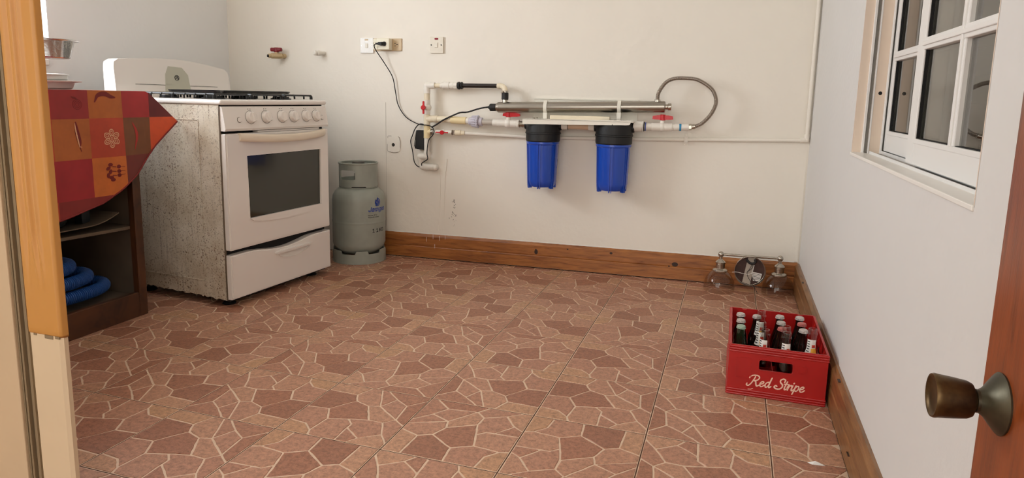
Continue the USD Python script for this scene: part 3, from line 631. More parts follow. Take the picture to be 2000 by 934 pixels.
# storage drawer with a dipped top edge and a moulded pull
dy = np.linspace(0, 1, 31)
def dip(s): return .234 - .022 * (math.sin(math.pi * min(1, max(0, (s - .18) / .64))) ** 1.5)
dpoly = Polygon([(.002, .036), (SW - .002, .036)] + [(.002 + (SW - .004) * s, dip(s)) for s in dy[::-1]])
dw = st_.part('drawer', [front(dpoly, -.018, .016), front(dpoly.buffer(-.006), .016, .021)], 'enamel', smooth=20)
pp_ = Polygon([(.29, .190)] + [(y, .190 - .036 * math.sin(math.pi * (y - .29) / .22) ** .5) for y in np.linspace(.29, .51, 21)][1:-1] + [(.51, .190)])
st_.part('drawer_pull', [front(LineString([(.278, .193), (.524, .194)]).buffer(.0045), .020, .034), front(pp_.difference(pp_.buffer(-.003)), .0205, .0245)], 'enamel', parent=dw, smooth=20)
st_.part('drawer_recess', front(pp_.buffer(-.003), .0207, .0215), M['trim_white'], parent=dw, smooth=False)
for (x, y) in ((-.05, .05), (-.05, SW - .08), (-.54, .05), (-.54, SW - .08)):
    st_.part('foot', tr(lathe([(0, 0), (.028, 0), (.030, .004), (.022, .012), (.014, .018), (.014, .052), (0, .052)], 20), x, y, 0), 'black')
st_.part('kick_rail', bx(-.03, -.004, .01, SW - .02, .024, .036), 'black', smooth=False)
# griddle plate resting on the grates
gd = Thing('griddle_plate', 'flat black griddle plate lying on the cooker grates', 'griddle', loc=SO, rz=-t)
gq = rrect(-.47, -.12, .13, .60, .05); gin = rrect(-.455, -.135, .145, .555, .04)
gd.part('plate', [tr(prism(gq, .006), 0, 0, .9355), tr(prism(gq.buffer(.004).difference(gin), .006), 0, 0, .9415)], 'black_gloss', smooth=30)
hole = rrect(-.36, -.21, .54, .60, .015); ph = rrect(-.40, -.19, .575, .672, .03)
gd.part('plate_handle', tr(prism(ph.difference(rrect(-.375, -.215, .617, .657, .012)), .006), 0, 0, .9395), 'black_gloss', smooth=30)

# ================================================================ GAS CYLINDER
gc = Thing('gas_cylinder', 'grey 11 kg cooking gas cylinder between the cooker and the back wall', 'gas cylinder', loc=(-1.166, 1.536, 0), rz=0)
Rc = .1485
gc.part('body', lathe([(0, .045), (.08, .046), (.112, .055), (.135, .075), (Rc, .105), (Rc, .222), (Rc + .002, .226), (Rc + .002, .236), (Rc, .240), (Rc, .350), (.1445, .378), (.130, .402), (.110, .418), (.09, .428), (0, .435)], 56), 'cyl', smooth=35)
# foot ring with cut-outs in its top edge
def ring_wall(r, th, top_fn, bot_fn, n=120, lean=0.0):
    V, F = [], []
    for k in range(n):
        a = 2 * math.pi * k / n; zt, zb = top_fn(a), bot_fn(a)
        for rr, z in ((r, zb), (r + lean, zt), (r + lean - th, zt), (r - th, zb)): V.append((rr * math.cos(a), rr * math.sin(a), z))
    for k in range(n):
        j = (k + 1) % n
        for q in range(4):
            w = (q + 1) % 4; F += [(4 * k + q, 4 * j + q, 4 * j + w), (4 * k + q, 4 * j + w, 4 * k + w)]
    m_ = trimesh.Trimesh(V, F, process=False); trimesh.repair.fix_normals(m_); return m_
def notch(a):
    d = (math.degrees(a) + 105 + 8) % 60
    return .056 if 12 < d < 44 else .074
gc.part('foot_ring', [ring_wall(.1500, .004, notch, lambda a: .0), ring_wall(.1520, .007, lambda a: .010, lambda a: 0.0)], 'cyl', smooth=30)
# collar with handle openings
def collar():
    n = 120; r, th = .108, .004; zs = [.424, .470, .474, .520, .524, .558]; ms = []
    for zi in range(len(zs) - 1):
        for k in range(n):
            a0, a1 = 2 * math.pi * k / n, 2 * math.pi * (k + 1) / n; dg = math.degrees((a0 + a1) / 2) % 360; e = 3 if zi in (1, 3) else 0
            if zi in (1, 2, 3) and (236 + e < dg < 291 - e or 126 + e < dg < 190 - e): continue
            if zi == 0 and 288 < dg < 318 and False: continue
            ms.append(hull([(rr * math.cos(a), rr * math.sin(a), z) for a in (a0, a1) for rr in (r, r - th) for z in (zs[zi], zs[zi + 1])]))
    return cat(ms)
gc.part('collar', collar(), 'cyl', smooth=25)
gc.part('collar_rim', tube([(.1070 * math.cos(a), .1070 * math.sin(a), .559) for a in np.linspace(0, 2 * math.pi, 64, endpoint=False)], .005, 8, closed=True), 'cyl')
gc.part('collar_slot', ring_wall(.1088, .002, lambda a: .434 if 279 < math.degrees(a) % 360 < 322 else .4285, lambda a: .428), 'dark_gap', smooth=False)
gc.part('valve', [cyl((0, 0, .430), (0, 0, .50), .022, 20, .003), cyl((0, 0, .50), (0, 0, .528), .014, 16, .002), cyl((0, 0, .528), (0, 0, .566), .036, 20, .006), cyl((0, 0, .48), (.045, 0, .48), .012, 14)], 'cyl_dark')
# printed lettering wrapped round the body
def wrap(mesh2d, a0, z, r=Rc, grow=1.0):
    """flat lettering (x along, y up, z depth) onto the body, x=0 at angle a0, running anticlockwise seen from above"""
    m_ = mesh2d.copy()
    for _ in range(2): m_ = m_.subdivide() if len(m_.faces) < 6000 else m_
    v_ = m_.vertices; a = a0 + v_[:, 0] / r; rr = r + .0003 + v_[:, 2] * .4
    m_.vertices = np.c_[rr * np.cos(a), rr * np.sin(a), v_[:, 1] + z]; return m_
A0 = math.radians(-47)
gc.part('weight_lettering', wrap(meshkit.text_mesh('1 1 KG', .020, .001, bold=True), math.radians(-31), .178), 'black_print', smooth=False)
logo = meshkit.text_mesh('Jamgas', .025, .001, bold=True); sh = np.eye(4); sh[0, 1] = .25; logo.apply_transform(sh)
gc.part('maker_lettering', wrap(logo, math.radians(-40), .297), 'blue_print', smooth=False)
tiny = [tr(meshkit.text_mesh('Phone: 876-000-0000', .0075, .001), 0, .011, 0), meshkit.text_mesh('Website: www.jamgas.com', .0075, .001)] if False else [tr(meshkit.text_mesh('Phone: 876-', .0075, .001), 0, .011, 0), meshkit.text_mesh('Website: www.', .0075, .001)]
gc.part('small_print', wrap(cat(tiny), math.radians(-40), .262), 'black_print', smooth=False)
fl_ = [Polygon(spline([(0, -.022), (.014, -.010), (.010, .006), (.002, .024), (-.003, .008), (-.010, .012), (-.016, -.004), (-.012, -.017)], 5, closed=True)),]
flame = fl_[0].difference(LineString(spline([(-.008, .004), (-.004, -.006), (.004, -.012)], 5)).buffer(.0012)).difference(LineString(spline([(-.001, .010), (.001, -.002), (.008, -.008)], 5)).buffer(.0012))
arc = LineString([(.021 * math.cos(a), .021 * math.sin(a) - .004) for a in np.radians(np.linspace(-120, 75, 24))]).buffer(.0022)
gc.part('flame_emblem', wrap(prism(unary_union([flame, arc]), .001), math.radians(-17), .352), 'blue_print', smooth=False)

# ================================================================ WALL FITTINGS (wall frame: x=u, y=-v, z)
def wall_thing(name, label, catg, u, z, v=0.0, group=None):
    return Thing(name, label, catg, loc=W(u, z, v), rz=TD, group=group, anchor=(u, -v, z))
def P(u, z, v): return (u, -v, z)

# gas tap
g = wall_thing('gas_tap', 'small brass wall tap with a dark red lever, left of the white pipe stub', 'tap', -1.735, 1.157)
b = g.part('body', [cyl(P(-1.735, 1.157, 0), P(-1.735, 1.157, .03), .014, 16), cyl(P(-1.735, 1.157, .028), P(-1.775, 1.155, .075), .0165, 18, .002), cyl(P(-1.775, 1.155, .072), P(-1.785, 1.154, .086), .0125, 16, .001), cyl(P(-1.755, 1.157, .05), P(-1.755, 1.182, .05), .010, 14)], 'brass')
g.part('nozzle', cyl(P(-1.785, 1.154, .085), P(-1.789, 1.154, .091), .0075, 14), 'dark_gap', parent=b)
g.part('lever', [bx(-1.792, -1.720, -.062, -.038, 1.181, 1.203, .006), cyl(P(-1.755, 1.176, .05), P(-1.755, 1.204, .05), .015, 16, .003)], 'dark_red', label='dark red lever')
g = wall_thing('pipe_stub', 'capped white plastic pipe stub on the wall above the cylinder', 'pipe', -1.478, 1.175)
g.part('pipe', cyl(P(-1.47, 1.175, 0), P(-1.483, 1.174, .030), .0125, 18), 'pvc_white')
g.part('cap', [cyl(P(-1.481, 1.174, .026), P(-1.491, 1.1735, .050), .0155, 20, .002), cyl(P(-1.490, 1.1735, .049), P(-1.498, 1.173, .066), .0135, 20, .004)], 'pvc_white')

# switch plate, outlet, adaptor, plug
g = wall_thing('switch_plate', 'white single switch plate left of the tan outlet', 'light switch', -1.190, 1.177)
g.part('plate', bx(-1.231, -1.149, -.009, 0, 1.177, 1.262, .002), 'plate_white')
g.part('rocker', bx(-1.199, -1.183, -.0125, -.008, 1.207, 1.231, .0015), 'plate_cream', smooth=False)
g.part('neon_window', bx(-1.203, -1.181, -.0098, -.0085, 1.247, 1.256, .0004), 'outlet_tan', smooth=False)
for u_ in (-1.222, -1.158): g.part('screw', cyl(P(u_, 1.219, .008), P(u_, 1.219, .0097), .003, 10), 'steel_dark')
g = wall_thing('outlet', 'tan double outlet plate holding the ivory adaptor', 'power outlet', -1.062, 1.190)
g.part('plate', bx(-1.149, -.975, -.007, 0, 1.190, 1.259, .002), 'outlet_tan')
def socket(u, z, mat):
    s = [tr(to_xz(prism(Point(0, 0).buffer(.0165).intersection(sbox(-.0165, -.014, .0165, .014)), .0022)), u, -.0065, z)]
    return s
sk = g.part('socket', socket(-1.010, 1.225, 0), 'outlet_tan')
g.part('socket_slot', [bx(-1.018, -1.010, -.0092, -.008, 1.231, 1.2335), bx(-1.018, -1.009, -.0092, -.008, 1.2165, 1.219), tr(to_xz(prism(Point(0, 0).buffer(.0034), .0012)), -1.001, -.008, 1.225)], 'dark_gap', parent=sk, smooth=False)
sk = g.part('socket_cover', bx(-1.149, -1.088, -.011, -.006, 1.197, 1.256, .002), 'adaptor')
g.part('socket_slot', [bx(-1.1465, -1.1445, -.0122, -.0105, 1.217, 1.237), bx(-1.138, -1.128, -.0122, -.0105, 1.237, 1.239), bx(-1.138, -1.128, -.0122, -.0105, 1.216, 1.218)], 'grey_print', parent=sk, smooth=False)
g = wall_thing('plug_adaptor', 'ivory block adaptor plugged into the tan outlet', 'adaptor', -1.058, 1.194, .008)
g.part('block', bx(-1.108, -1.030, -.052, -.0072, 1.194, 1.257, .004), 'adaptor')
g.part('socket_ring', tr(to_xz(prism(Point(0, 0).buffer(.013).difference(Point(0, 0).buffer(.0105)), .0015)), -1.060, -.0515, 1.226), 'grey_print', smooth=False)
# power cord with its plug, down to the transformer
crd = wall_thing('power_cord', 'thin black cord running from the black plug down to the transformer', 'cord', -.95, .78)
crd.part('plug', [hull([P(-1.062 + a, 1.226 + b, .052) for a in (-.012, .012) for b in (-.011, .011)] + [P(-1.076 + a, 1.226 + b, .078) for a in (-.010, .010) for b in (-.008, .008)]), cone(P(-1.078, 1.226, .070), P(-1.104, 1.224, .074), .008, .0035, 12)], 'black_rubber', smooth=25)
path = [P(-1.100, 1.2245, .074), P(-1.113, 1.215, .070), P(-1.110, 1.190, .055), P(-1.067, 1.116, .03), P(-1.026, 1.045, .02), P(-1.012, .973, .015), P(-.995, .887, .012), P(-.948, .821, .014), P(-.880, .788, .03), P(-.825, .7805, .074), P(-.790, .7795, .079), P(-.765, .770, .066), P(-.752, .748, .070), P(-.757, .725, .076), P(-.777, .700, .080), P(-.787, .660, .079), P(-.789, .62, .081), P(-.784, .592, .083), P(-.800, .578, .083), P(-.825, .564, .068), P(-.842, .545, .035), P(-.862, .538, .028), P(-.886, .556, .024), P(-.896, .585, .022), P(-.904, .629, .018), P(-.918, .680, .012), P(-.908, .712, .012), P(-.888, .755, .016), P(-.862, .780, .022), P(-.836, .782, .028), P(-.822, .768, .030), P(-.819, .740, .028)]
crd.part('cable', tube(spline(path, 7), .0027, 8), 'black_rubber', smooth=True)
# lamp cord
lc = wall_thing('lamp_cord', 'black cord slanting from the steel tube cap down to the tee', 'cord', -.6, .80)
lc.part('cable', tube(spline([P(-.418, .8895, .09), P(-.450, .886, .09), P(-.490, .877, .088), P(-.549, .859, .085), P(-.585, .856, .085), P(-.609, .849, .085), P(-.684, .815, .085), P(-.735, .785, .075), P(-.768, .768, .062)], 8), .0042, 8), 'black_rubber', smooth=True)
# right switch
g = wall_thing('cooker_switch', 'cream single switch plate with a red neon, right of the outlet', 'light switch', -.758, 1.178)
g.part('plate', bx(-.801, -.722, -.012, 0, 1.178, 1.267, .002), 'plate_cream')
g.part('rocker', bx(-.772, -.754, -.016, -.011, 1.210, 1.236, .0015), 'plate_cream', smooth=False)
g.part('neon_window', tr(to_xz(prism(rrect(-.0115, .0115, -.0055, .0055, .005), .0012)), -.762, -.0118, 1.2565), 'lamp_red', smooth=False, label='dark red neon window')
for u_ in (-.7925, -.7335): g.part('screw', cyl(P(u_, 1.223, .011), P(u_, 1.223, .0135), .0035, 10), 'black')
# blanked wall box
g = wall_thing('wall_box_cover', 'painted-over round wall box cover with a small hole', 'cover plate', -1.027, .613)
cv = Polygon(spline([(-1.066, .625), (-1.064, .69), (-1.058, .707), (-1.02, .704), (-.995, .703), (-.987, .68), (-.986, .64), (-.992, .62), (-1.02, .612), (-1.05, .615)], 6, closed=True))
g.part('cover', tr(to_xz(prism(cv.difference(Point(-1.030, .656).buffer(.010)), .004)), 0, -.003, 0), 'wall', smooth=False)
g.part('crack_line', tr(to_xz(prism(cv.boundary.buffer(.0009).intersection(sbox(-1.2, .60, -1.0, .66).union(sbox(-1.0, .64, -.97, .72)).union(sbox(-1.066, .695, -1.04, .72))), .0006)), 0, -.0068, 0), 'grey_print', smooth=False)
g.part('hole', tr(to_xz(prism(Point(0, 0).buffer(.0105), .0008)), -1.030, -.0032, .656), 'dark_gap', smooth=False)
g.part('bolt', cyl(P(-1.032, .655, .003), P(-1.032, .655, .0075), .0055, 8), 'steel')

# painted-over conduit pipe along the wall and up the right corner
cd = wall_thing('wall_pipe', 'thin wall-coloured pipe running behind the filters and up the right corner', 'pipe', .3, .73)
pts = [P(-.590, .7405, .045), P(-.24, .732, .016), P(-.02, .734, .014), P(.36, .740, .013), P(.77, .752, .013), P(1.165, .7645, .013), P(1.192, .7665, .013)]
cd.part('horizontal_run', tube(pts, .0095, 14), 'wall', smooth=True)
cd.part('vertical_run', cyl(P(1.195, .768, .013), P(1.195, 2.4, .013), .0095, 14), 'wall')
cd.part('elbow', [sphere(P(1.194, .767, .013), .0135), cyl(P(1.165, .7645, .013), P(1.194, .767, .013), .0125, 14), cyl(P(1.195, .767, .013), P(1.195, .795, .013), .0125, 14)], 'wall')
cd.part('saddle_clip', [bx(.608, .626, -.024, -.021, .734, .762, .001), bx(.608, .626, -.004, 0, .716, .778, .001), bx(.608, .626, -.024, 0, .733, .736), bx(.608, .626, -.024, 0, .760, .763)], 'wall', smooth=False)
for z_ in (.772, .722): cd.part('screw', cyl(P(.617, z_, .003), P(.617, z_, .006), .003, 8), 'steel_dark')

# ---- PVC pipework
pv = wall_thing('water_pipework', 'cream plastic pipework with red valve levers left of the blue filters', 'pipework', -.6, .537)
VV = .055
pv.part('riser_pipe', [cyl(P(-.8, .60, VV), P(-.8, .73, VV), .0145, 18), cyl(P(-.8, .77, VV), P(-.8, .985, VV), .0145, 18)], 'pvc')
pv.part('top_elbow', [cyl(P(-.8, .955, VV), P(-.8, .998, VV), .0180, 18, .001), sphere(P(-.8, .998, VV), .0182, 3), cyl(P(-.8, .998, VV), P(-.752, .999, VV), .0180, 18, .001)], 'pvc_white')
pv.part('socket', cyl(P(-.8, .918, VV), P(-.8, .957, VV), .0165, 18, .001), 'pvc')
vb = pv.part('ball_valve', [cyl(P(-.8, .838, VV), P(-.8, .918, VV), .0185, 20, .002), sphere(P(-.797, .877, VV), .0225, 3), cyl(P(-.8, .877, VV), P(-.806, .877, VV + .034), .010, 14)], 'pvc_white')
pv.part('valve_lever', [bx(-.8115, -.8005, -.096, -.088, .842, .912, .003), cyl(P(-.806, .877, VV + .032), P(-.806, .877, VV + .046), .0135, 18, .002)], 'red_plastic', parent=vb, label='red lever')
pv.part('pipe_tee', [cyl(P(-.8, .782, VV), P(-.8, .838, VV), .0180, 18, .001), cyl(P(-.8, .813, VV), P(-.760, .815, VV), .0195, 18, .001)], 'pvc')
pv.part('pipe_tee', [cyl(P(-.8, .706, VV), P(-.8, .778, VV), .0180, 18, .001), cyl(P(-.8, .742, VV), P(-.775, .742, VV), .0165, 18, .001)], 'pvc_yellow', label='yellowish tee')
pv.part('top_pipe', [cyl(P(-.755, .999, VV), P(-.712, .999, VV), .0125, 16)], 'pvc')
pv.part('compression_coupling', [cyl(P(-.722, .999, VV), P(-.700, .999, VV), .0150, 18, .004), cyl(P(-.705, 1.0, VV), P(-.664, 1.0, VV), .0205, 22, .002), cyl(P(-.663, 1.0, VV), P(-.640, 1.0005, VV), .0195, 22, .001), cyl(P(-.640, 1.0005, VV), P(-.619, 1.001, VV), .0205, 8, .001)], 'pvc_white')
pv.part('gland_nut', [cyl(P(-.618, 1.001, VV), P(-.603, 1.001, VV), .0205, 20, .004), cyl(P(-.602, 1.0015, VV), P(-.587, 1.002, VV), .0195, 20, .005)], 'black_rubber', label='black ribbed gland nut')
pv.part('black_pipe', cyl(P(-.590, 1.002, VV), P(-.383, 1.003, VV), .0120, 16), 'pipe_black', label='dark brown-black pipe length')
el = spline([P(-.390, 1.003, VV), P(-.366, 1.0025, VV + .004), P(-.345, .992, VV + .018), P(-.338, .972, VV + .028)], 8)
pv.part('curved_elbow', [tube(el, .0145, 16), cyl(P(-.388, 1.003, VV), P(-.370, 1.003, VV + .002), .0160, 16, .001)], 'pvc', smooth=True)
pv.part('hose_clamp', [cyl(P(-.338, .966, .083), P(-.338, .978, .083), .0165, 18, .001), bx(-.356, -.346, -.106, -.090, .966, .977, .001)], 'chrome')
pv.part('rubber_sleeve', cyl(P(-.338, .930, .086), P(-.338, .968, .084), .0185, 20, .002), 'black_rubber', label='black rubber sleeve')
pv.part('tube_inlet', cyl(P(-.338, .912, .088), P(-.338, .932, .086), .0145, 16), 'chrome')
pv.part('branch_pipe', [cyl(P(-.762, .815, VV), P(-.735, .815, VV), .0190, 18, .001), cyl(P(-.737, .815, VV), P(-.64, .814, VV + .008), .0175, 18), cyl(P(-.675, .813, VV + .006), P(-.645, .812, VV + .01), .0165, 18)], 'pvc')
pv.part('large_socket', [cyl(P(-.652, .813, .066), P(-.560, .8105, .070), .0205, 22, .003)], 'pvc_yellow')
pv.part('socket_collar', cyl(P(-.565, .810, .070), P(-.545, .8095, .071), .0170, 20, .001), 'pvc_white')
ur = [tr(bx(-.003, .003, -.0355, -.030, -.016, .016), 0, 0, 0)]
un = [cyl(P(-.546, .8095, .071), P(-.515, .809, .072), .0220, 22, .004), cyl(P(-.528, .809, .072), P(-.500, .8085, .072), .0290, 24, .003), cyl(P(-.500, .8085, .072), P(-.488, .808, .072), .0340, 24, .004), cyl(P(-.488, .808, .072), P(-.466, .8075, .072), .0240, 22, .004)]
for k in range(16):
    a = 2 * math.pi * k / 16; un.append(cyl(P(-.527, .809 + .0285 * math.sin(a), .072 + .0285 * math.cos(a)), P(-.489, .8085 + .0325 * math.sin(a), .072 + .0325 * math.cos(a)), .0030, 6))
pv.part('pipe_union', un, 'pvc_lilac', label='pale lilac ribbed union')
pv.part('grey_pipe', cyl(P(-.470, .8075, .074), P(-.398, .806, .078), .0165, 18), 'pvc_grey')
pv.part('socket', cyl(P(-.404, .806, .078), P(-.376, .8055, .080), .0200, 20, .001), 'pvc_white')
vb = pv.part('ball_valve', [cyl(P(-.380, .8055, .080), P(-.268, .803, .084), .0205, 22, .003), sphere(P(-.318, .804, .082), .0255, 3), cyl(P(-.318, .804, .082), P(-.318, .846, .082), .0125, 16, .001), cyl(P(-.270, .803, .084), P(-.255, .803, .084), .0220, 22, .002)], 'pvc_white')
def lever(u0, u1, z0, z1, v):
    uc = (u0 + u1) / 2; L = (u1 - u0) / 2
    pl_ = [(-1, .08), (-.96, .75), (-.5, .95), (0, 1.0), (.5, .95), (.96, .75), (1, .08), (.7, 0), (.25, -.05), (0, -.12), (-.25, -.05), (-.7, 0)]
    m_ = to_xz(prism(Polygon([(uc + a * L, z0 + (z1 - z0) * b) for a, b in pl_]), .018)); m_.apply_translation((0, -v + .009, 0)); return m_
pv.part('valve_lever', [lever(-.348, -.252, .842, .863, .082), cyl(P(-.318, .838, .082), P(-.318, .864, .082), .0145, 16, .002)], 'red_plastic', parent=vb, label='red lever')
pv.part('threaded_nipple', [cyl(P(-.256 + .009 * k, .8025, .085), P(-.250 + .009 * k, .8025, .085), .0185 - .001 * (k % 2), 20, .001) for k in range(5)] + [cyl(P(-.258, .8025, .085), P(-.205, .8025, .085), .0160, 20)], 'chrome', label='steel threaded nipple')
pv.part('lower_pipe', [cyl(P(-.8, .615, VV), P(-.8, .708, VV), .0155, 18)], 'pvc_white')
pv.part('lower_elbow', [cyl(P(-.8, .63, VV), P(-.8, .605, VV), .0185, 18), sphere(P(-.8, .603, VV), .0190, 3), cyl(P(-.8, .603, VV), P(-.845, .600, .040), .0185, 18), sphere(P(-.845, .600, .040), .0185, 3), cyl(P(-.845, .60, .04), P(-.846, .575, .032), .0175, 18)], 'pvc_white')
pv.part('wall_elbow', [cyl(P(-.846, .58, .032), P(-.846, .545, .026), .0145, 16), sphere(P(-.838, .541, .024), .0190, 3), cyl(P(-.838, .541, .024), P(-.765, .5385, .024), .0190, 18), sphere(P(-.765, .5385, .022), .0192, 3), cyl(P(-.765, .5385, .022), P(-.765, .5385, -.001), .019, 18)], 'pvc_white')
pv.part('thread_tape', [cyl(P(-.776, .742, VV), P(-.760, .742, VV), .0165, 16, .001)], 'steel', label='silvery thread tape')
vb = pv.part('ball_valve', [cyl(P(-.762, .742, VV), P(-.738, .742, VV), .0125, 16), cyl(P(-.745, .742, VV), P(-.652, .742, .05), .0135, 18, .002), sphere(P(-.700, .742, .053), .0165, 3), cyl(P(-.700, .742, .05), P(-.700, .742, .078), .008, 12)], 'pvc_white')
pv.part('valve_lever', [bx(-.738, -.664, -.083, -.077, .7385, .7455, .002), cyl(P(-.700, .742, .075), P(-.700, .742, .087), .0120, 16, .002)], 'red_plastic', parent=vb, label='red lever')
pv.part('hose_clamp', [cyl(P(-.652, .742, .05), P(-.646, .742, .05), .0150, 18, .001), cyl(P(-.644, .742, .05), P(-.634, .742, .05), .0140, 6, .001)], 'steel_dark')
pv.part('small_socket', [cyl(P(-.634, .742, .05), P(-.600, .7415, .048), .0150, 18, .001), cyl(P(-.601, .7415, .048), P(-.578, .7405, .046), .0120, 18, .001)], 'pvc')
# transformer box
tb = wall_thing('transformer', 'black plastic power transformer tucked behind the riser pipe', 'power supply', -.852, .638)
tb.part('case', hull([P(u, z, v) for u, z, v in ((-.876, .747, 0), (-.876, .747, .030), (-.870, .747, .038), (-.815, .748, .038), (-.815, .748, 0), (-.889, .660, 0), (-.889, .660, .030), (-.880, .642, .036), (-.815, .636, .036), (-.815, .636, 0), (-.872, .640, 0))]), 'black', smooth=False)
tb.part('sticker', hull([P(u, z, v) for u, z, v in ((-.8875, .668, .033), (-.8835, .694, .0345), (-.8745, .690, .0392), (-.8790, .655, .0385), (-.8873, .668, .0325), (-.8745, .690, .0385))]), 'grey_print', smooth=False, label='small grey rating sticker')

# ---- filter bracket, housings, steriliser
bk = wall_thing('filter_bracket', 'white steel wall bracket holding the two blue filters', 'bracket', .08, .81)
bk.part('back_plate', bx(-.196, .364, -.006, 0, .833, .944, .001), 'bracket', smooth=False)
bk.part('shelf', bx(-.209, .360, -.200, -.002, .8325, .8360), 'bracket', smooth=False)
lipp = Polygon([(-.209, .8355), (.362, .8425), (.350, .838), (.345, .823), (.338, .8185), (.325, .8175), (-.209, .808)])
bk.part('front_lip', tr(to_xz(prism(lipp, .003)), 0, -.197, 0), 'bracket', smooth=False)
bk.part('back_plate_bend', bx(-.196, .364, -.012, -.006, .938, .944), 'bracket', smooth=False)
for u, v in ((-.16, .15), (-.155, .10), (.30, .15), (.255, .15)): bk.part('bolt', cyl(P(u, .836, v), P(u, .842, v), .006, 6), 'steel')
bs = solid('wood_strip', wall_xf(bx(-.075, .236, -.150, -.120, .8365, .857, .002)), 'pvc', 'pale strip lying on the white bracket under the steel tube', 'strip')

def filter_housing(u, r, label, zt):
    f = wall_thing('filter_housing', label, 'water filter', u, .463, .107, group='blue water filters on the wall bracket')
    c = -.107
    def L(pr, n=48): return tr(lathe(pr, n), u, c, 0)
    hp = f.part('head', [L([(0, zt + .016), (.075, zt + .016), (.085, zt + .010), (r + .004, zt), (r + .006, .768), (r + .009, .764), (r + .009, .758), (0, .758)])], 'black', smooth=30)
    f.part('port', [cyl((u - r - .014, c, .802), (u + r + .014, c, .802), .024, 22, .002)], 'black', parent=hp)
    f.part('collar', [L([(0, .7565), (r + .005, .7565), (r + .005, .722), (r + .001, .716), (0, .716)])], 'black', smooth=30)
    s = f.part('sump', [L([(0, .4745), (.050, .4745), (r - .022, .478), (r - .013, .490), (r - .0085, .512), (r - .003, .700), (r + .002, .706), (r + .002, .7165), (0, .7165)])], 'filter_blue', smooth=35)
    for k in range(6):
        for da in (-4.2, 4.2):
            a = math.radians(k * 60 - 90 + da); ca, sa = math.cos(a), math.sin(a)
            pr = [(r - .030, .4705), (r - .009, .4690), (r - .0065, .50), (r + .0015, .704), (r - .014, .704)]
            m_ = prism(Polygon(pr), .0034); m_.apply_translation((0, 0, -.0017)); m_.apply_transform(np.array([[1, 0, 0, 0], [0, 0, -1, 0], [0, 1, 0, 0], [0, 0, 0, 1.0]]))
            m_.apply_transform(trimesh.transformations.rotation_matrix(a, (0, 0, 1))); f.part('rib', tr(m_, u, c, 0), 'filter_blue', parent=s, smooth=False)
    return f
filter_housing(-.118, .0855, 'blue water filter housing with black head, left of the pair', .818)
filter_housing(.257, .0890, 'blue water filter housing with black head, nearer the steel hose', .822)
cp_ = wall_thing('link_pipe', 'short pinkish pipe with white sockets joining the two filters', 'pipe', .07, .78)
cp_.part('pipe', cyl(P(-.01, .802, .107), P(.14, .801, .107), .0165, 18), 'pvc_pink')
cp_.part('socket', cyl(P(-.024, .802, .107), P(.014, .802, .107), .0195, 20, .001), 'pvc_white')
cp_.part('socket', cyl(P(.124, .801, .107), P(.160, .801, .107), .0195, 20, .001), 'pvc_white')
cp_.part('sealing_ring', cyl(P(.014, .802, .107), P(.016, .802, .107), .0198, 20), 'black')
ov = wall_thing('outlet_valve', 'white plastic outlet valve with a red lever right of the filters', 'valve', .5, .79)
ov.part('union', [cyl(P(.352, .812, .107), P(.402, .811, .105), .0260, 24, .004), cyl(P(.400, .811, .105), P(.405, .811, .105), .0275, 24, .001)], 'pvc_white')
ov.part('sealing_ring', cyl(P(.406, .811, .105), P(.410, .811, .105), .0240, 24, .001), 'black')
ov.part('sealing_ring', cyl(P(.413, .811, .105), P(.417, .811, .105), .0220, 24, .001), 'blue_print', label='blue sealing ring')
vb = ov.part('ball_valve', [cyl(P(.404, .811, .105), P(.445, .811, .1), .0180, 20), cyl(P(.443, .811, .1), P(.498, .811, .098), .0210, 22, .003), sphere(P(.497, .811, .098), .0230, 3), cyl(P(.505, .811, .098), P(.548, .8115, .095), .0205, 22, .003), cyl(P(.498, .811, .098), P(.498, .852, .098), .0115, 16, .001)], 'pvc_white')
ov.part('valve_lever', [lever(.447, .550, .849, .872, .100), cyl(P(.498, .845, .1), P(.498, .874, .1), .0145, 16, .002)], 'red_plastic', parent=vb, label='red lever')
ov.part('reducer', [cyl(P(.548, .8115, .095), P(.556, .8115, .095), .0160, 18), cyl(P(.555, .8115, .095), P(.582, .812, .093), .0175, 20, .001), cyl(P(.590, .812, .092), P(.628, .8145, .09), .0165, 20, .001)], 'pvc_white')
ov.part('tape_band', cyl(P(.578, .812, .092), P(.592, .812, .092), .0178, 20, .001), 'tape_blue', label='bright blue tape band')

uv = wall_thing('uv_steriliser', 'long polished steel water steriliser tube clipped above the filters', 'water steriliser', .06, .865, .088)
def uz(u): return .8890 + .0235 * (u + .377) / .88
pa, pb = P(-.377, uz(-.377), .088), P(.508, uz(.508), .088)
L_ = np.linalg.norm(np.array(pb) - np.array(pa))
uv.part('tube', align(lathe([(0, 0), (.022, 0), (.0275, .002), (.0290, .008), (.0290, L_ - .008), (.0275, L_ - .002), (.020, L_), (0, L_)], 40), pa, pb), 'steel', smooth=30)
uv.part('end_cap', [cyl(P(-.421, uz(-.42), .088), P(-.384, uz(-.384), .088), .0200, 24, .003), cone(P(-.430, uz(-.43), .088), P(-.420, uz(-.42), .088), .007, .012, 16)], 'black_rubber', label='black rubber end cap')
uv.part('end_collar', cyl(P(-.386, uz(-.386), .088), P(-.376, uz(-.376), .088), .0215, 24, .002), 'chrome')
uv.part('drain_plug', [cyl(P(.506, uz(.506), .088), P(.522, uz(.52), .088), .0140, 20), cyl(P(.520, uz(.52), .088), P(.537, uz(.537), .088), .0180, 20, .002)], 'chrome')
